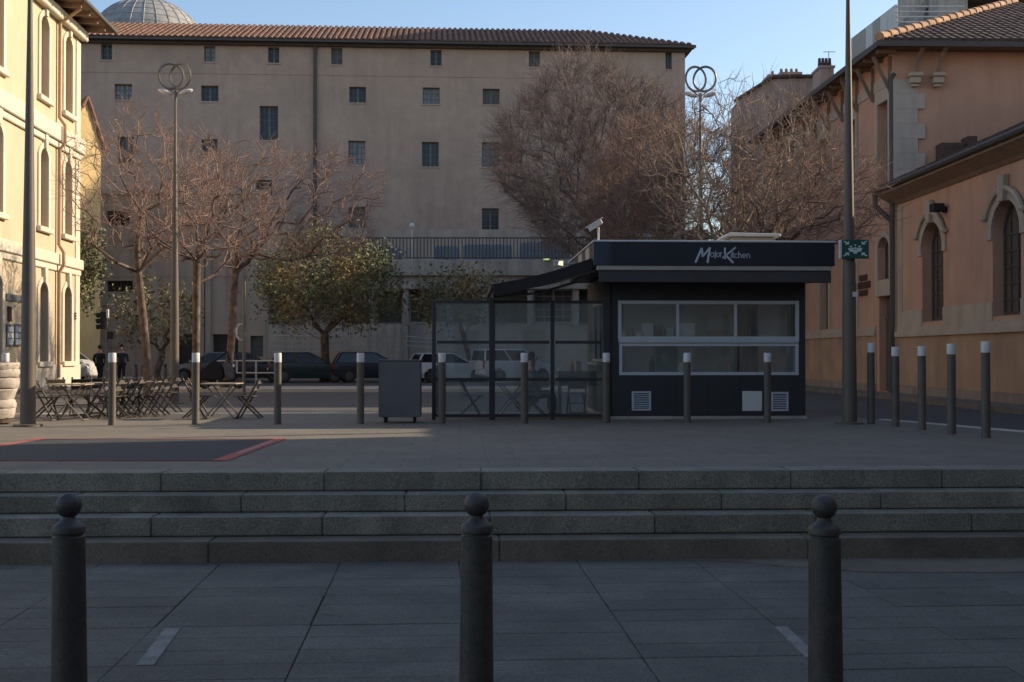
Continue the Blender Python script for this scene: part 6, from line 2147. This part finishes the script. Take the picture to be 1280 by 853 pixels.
def twigs(X, PR, idx, rg, per, ln, r, up=.25, droop=0.0, cc=None):
    b = np.repeat(idx, per)
    p0 = X[b] + (X[PR[b]] - X[b]) * rg.random((len(b), 1)) * .8
    d = X[b] - X[PR[b]]
    d /= np.linalg.norm(d, axis=1, keepdims=True) + 1e-9
    d = d * .6 + rg.normal(size=d.shape) * .65 + np.array([0, 0, up])
    if cc is not None:
        o = p0 - np.array(cc); o /= np.linalg.norm(o, axis=1, keepdims=True) + 1e-9
        d += o * .45
    d /= np.linalg.norm(d, axis=1, keepdims=True) + 1e-9
    L = ln * (.4 + .9 * rg.random((len(b), 1)))
    p1 = p0 + d * L * .5
    d2 = d + rg.normal(size=d.shape) * .35 + np.array([0, 0, .15 - droop])
    d2 /= np.linalg.norm(d2, axis=1, keepdims=True)
    p2 = p1 + d2 * L * .5
    V1, F1_ = tubes_np(p0, p1, np.full(len(b), r), np.full(len(b), r * .8), 3)
    V2, F2_ = tubes_np(p1, p2, np.full(len(b), r * .8), np.full(len(b), r * .4), 3)
    return np.concatenate([V1, V2]), np.concatenate([F1_, F2_ + len(V1)]), p2
def bare_tree(name, label, base, fork, cc, cr, n, seed, m_bark, m_twig, per=3, tl=.5, tr=.005, trunk_r=.14, group=None, **kw):
    t = thing(name, label, 'tree', base, world=True, group=group)
    up = kw.pop('up', .25); droop = kw.pop('droop', 0); bend = kw.pop('bend', .10); thin = kw.pop('thin', .022)
    X, PR, rad, kids, rg, nt_ = grow(base, fork, cc, cr, n, seed, trunk_r=trunk_r, **kw)
    i = np.arange(len(X))
    tr_sel = (i > 0) & (i < nt_)
    mb = MB()
    rr_ = [max(rad[0] * (1.25 if j == 0 else 1.0 - .05 * j), rad[nt_ - 1]) for j in range(nt_)]
    mb.tube([tuple(x) for x in X[:nt_]], rr_, 12)
    mb.build('trunk', m_bark, t, smooth=True)
    big = (i >= nt_) & (rad > thin)
    # each main limb that leaves the trunk is a part of its own
    rootof = np.full(len(X), -1)
    for j in range(nt_, len(X)): rootof[j] = j if PR[j] < nt_ else rootof[PR[j]]
    roots = [r for r in np.unique(rootof[big]) if r >= 0]
    for r in roots:
        V, Fq = edges_to_tubes(X, PR, rad, big & (rootof == r), rg, 6, bend, 2)
        mesh_np('limb', V, Fq, m_bark, t, smooth=True)
    small = (i >= nt_) & ~big
    V, Fq = edges_to_tubes(X, PR, rad, small, rg, 4, bend * 1.2, 2)
    idx = i[(i >= nt_) & (rad < thin * .8)]
    V2, F2_, tips = twigs(X, PR, idx, rg, per, tl, tr, up, droop, cc)
    tag(mesh_np('twigs', np.concatenate([V, V2]), np.concatenate([Fq, F2_ + len(V)]), m_twig, t), kind='stuff')
    return t, tips, rg
def leaves(t, tips, rg, per, size, mats, name='foliage', spread=.22):
    c = np.repeat(tips, per, 0)
    c = c + rg.normal(size=c.shape) * spread
    a = rg.normal(size=c.shape); a /= np.linalg.norm(a, axis=1, keepdims=True)
    b = np.cross(a, rg.normal(size=c.shape)); b /= np.linalg.norm(b, axis=1, keepdims=True)
    s = size * (.6 + .8 * rg.random((len(c), 1)))
    V = np.stack([c - a * s, c + b * s * .55 - a * s * .1, c + a * s, c - b * s * .55 - a * s * .1], 1).reshape(-1, 3)
    Fq = np.arange(len(V)).reshape(-1, 4)
    grp = (np.sin(c[:, 0] * 2.3) + np.cos(c[:, 2] * 2.9 + c[:, 1]) + rg.normal(size=len(c)) * .7)
    mi = np.digitize(grp, [.3, 1.5]) if len(mats) == 3 else (grp > .6).astype(int)
    tag(mesh_np(name, V, Fq, mats, t, midx=mi), kind='stuff')
def tp(u, v, d): return tuple(P(u, v, d))
def tb(u, d, z=-.11):
    p = P(u, 445, d); return (p.x, p.y, z)
def crown(u, v, d, ru, rv, depth=None):
    s = F / d
    return tp(u, v, d), (ru / s, (depth or ru) / s, rv / s)

# left row of pollarded bare trees
rowg = 'bare street trees at the left of the square'
c, r_ = crown(172, 236, 36.5, 98, 100)
bare_tree('bare_tree', 'leftmost bare tree overlapping the sunlit building corner', tb(186, 36.5), tp(172, 310, 36.5), c, r_, 330, 11, M['bark'], M['twig'], 4, .62, .0055, .135, rowg, low=-.8, shell=.5, k=.5, up=.06, bend=.17, tip=.0085, pexp=2.5)
c, r_ = crown(252, 258, 33.5, 100, 92)
bare_tree('bare_tree', 'reddish bare tree directly right of the slim lamp post', tb(243, 33.5), tp(247, 326, 33.5), c, r_, 380, 12, M['bark'], M['twig'], 4, .52, .0055, .115, rowg, low=-.8, shell=.45, k=.5, up=.06, bend=.17, tip=.008, pexp=2.5)
c, r_ = crown(352, 256, 43.6, 136, 84)
bare_tree('bare_tree', 'leaning bare tree beside the pale hooked post', tb(281, 43.6, -.02), tp(297, 335, 43.6), c, r_, 540, 13, M['bark'], M['twig'], 4, .62, .0066, .15, rowg, low=-.8, shell=.45, k=.5, up=.04, bend=.17, tip=.0095, pexp=2.5)
# evergreen tree left of the kiosk
c, r_ = crown(410, 362, 57, 86, 62)
t, tips, rg = bare_tree('leafy_tree', 'round olive green leafy tree behind the parked cars', tb(405, 57), tp(407, 418, 57), c, r_, 300, 21, M['bark'], M['twig'], 4, .7, .010, .20, low=-.62, shell=.3, k=.5)
leaves(t, tips, rg, 11, .085, [M['leaf_dark'], M['leaf'], M['leaf_gold']], spread=.30)
c, r_ = crown(195, 398, 56, 52, 42)
t, tips, rg = bare_tree('leafy_tree', 'small tree with golden and green leaves behind the left trunks', tb(199, 56), tp(200, 440, 56), c, r_, 170, 22, M['bark'], M['twig'], 3, .4, .012, .15, low=-.8)
leaves(t, tips, rg, 3, .095, [M['leaf_dark'], M['leaf'], M['leaf_gold']], spread=.25)
c, r_ = crown(100, 335, 57, 22, 55)
t, tips, rg = bare_tree('leafy_tree', 'narrow green tree peeping out behind the sunlit corner', tb(94, 57), tp(95, 420, 57), c, r_, 150, 23, M['bark'], M['twig'], 3, .4, .012, .14, low=-.9)
leaves(t, tips, rg, 7, .095, [M['leaf_dark'], M['leaf'], M['leaf_gold']], spread=.26)
c, r_ = crown(572, 375, 58, 48, 36)
t, tips, rg = bare_tree('leafy_tree', 'sparse small green tree behind the left bay of the glass screen', tb(590, 58), tp(582, 420, 58), c, r_, 110, 24, M['bark'], M['twig'], 3, .5, .010, .12, low=-.8)
leaves(t, tips, rg, 7, .10, [M['leaf_dark'], M['leaf'], M['leaf_gold']], spread=.28)
# big bare trees behind the kiosk
bg_ = 'big bare trees behind the kiosk'
c, r_ = crown(743, 202, 50, 122, 124)
bare_tree('bare_tree', 'large dense round crowned bare tree before the long building', tb(772, 50), tp(762, 330, 50), c, r_, 1800, 31, M['bark'], M['twig_grey'], 8, .95, .0085, .28, bg_, low=-.95, shell=.5, k=.42, up=.45, bend=.12)
c, r_ = crown(842, 240, 43, 110, 94)
bare_tree('bare_tree', 'dark tangled bare tree low behind the kiosk roof', tb(835, 43), tp(828, 350, 43), c, r_, 1300, 32, M['bark'], M['twig'], 7, .65, .0075, .22, bg_, low=-.95, shell=.4, k=.45, bend=.13)
c, r_ = crown(930, 212, 28.6, 128, 110)
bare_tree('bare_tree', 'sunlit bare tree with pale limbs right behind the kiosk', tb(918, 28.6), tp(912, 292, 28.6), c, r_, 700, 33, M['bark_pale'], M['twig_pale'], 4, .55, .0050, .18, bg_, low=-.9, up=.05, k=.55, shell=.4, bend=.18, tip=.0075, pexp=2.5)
c, r_ = crown(1005, 246, 27.6, 114, 74)
bare_tree('bare_tree', 'spreading bare tree whose thin branches cross the orange wall', tb(948, 27.6), tp(962, 300, 27.6), c, r_, 420, 34, M['bark'], M['twig'], 4, .60, .0050, .13, bg_, low=-.85, up=.0, k=.6, shell=.4, bend=.17, tip=.0072, pexp=2.5)
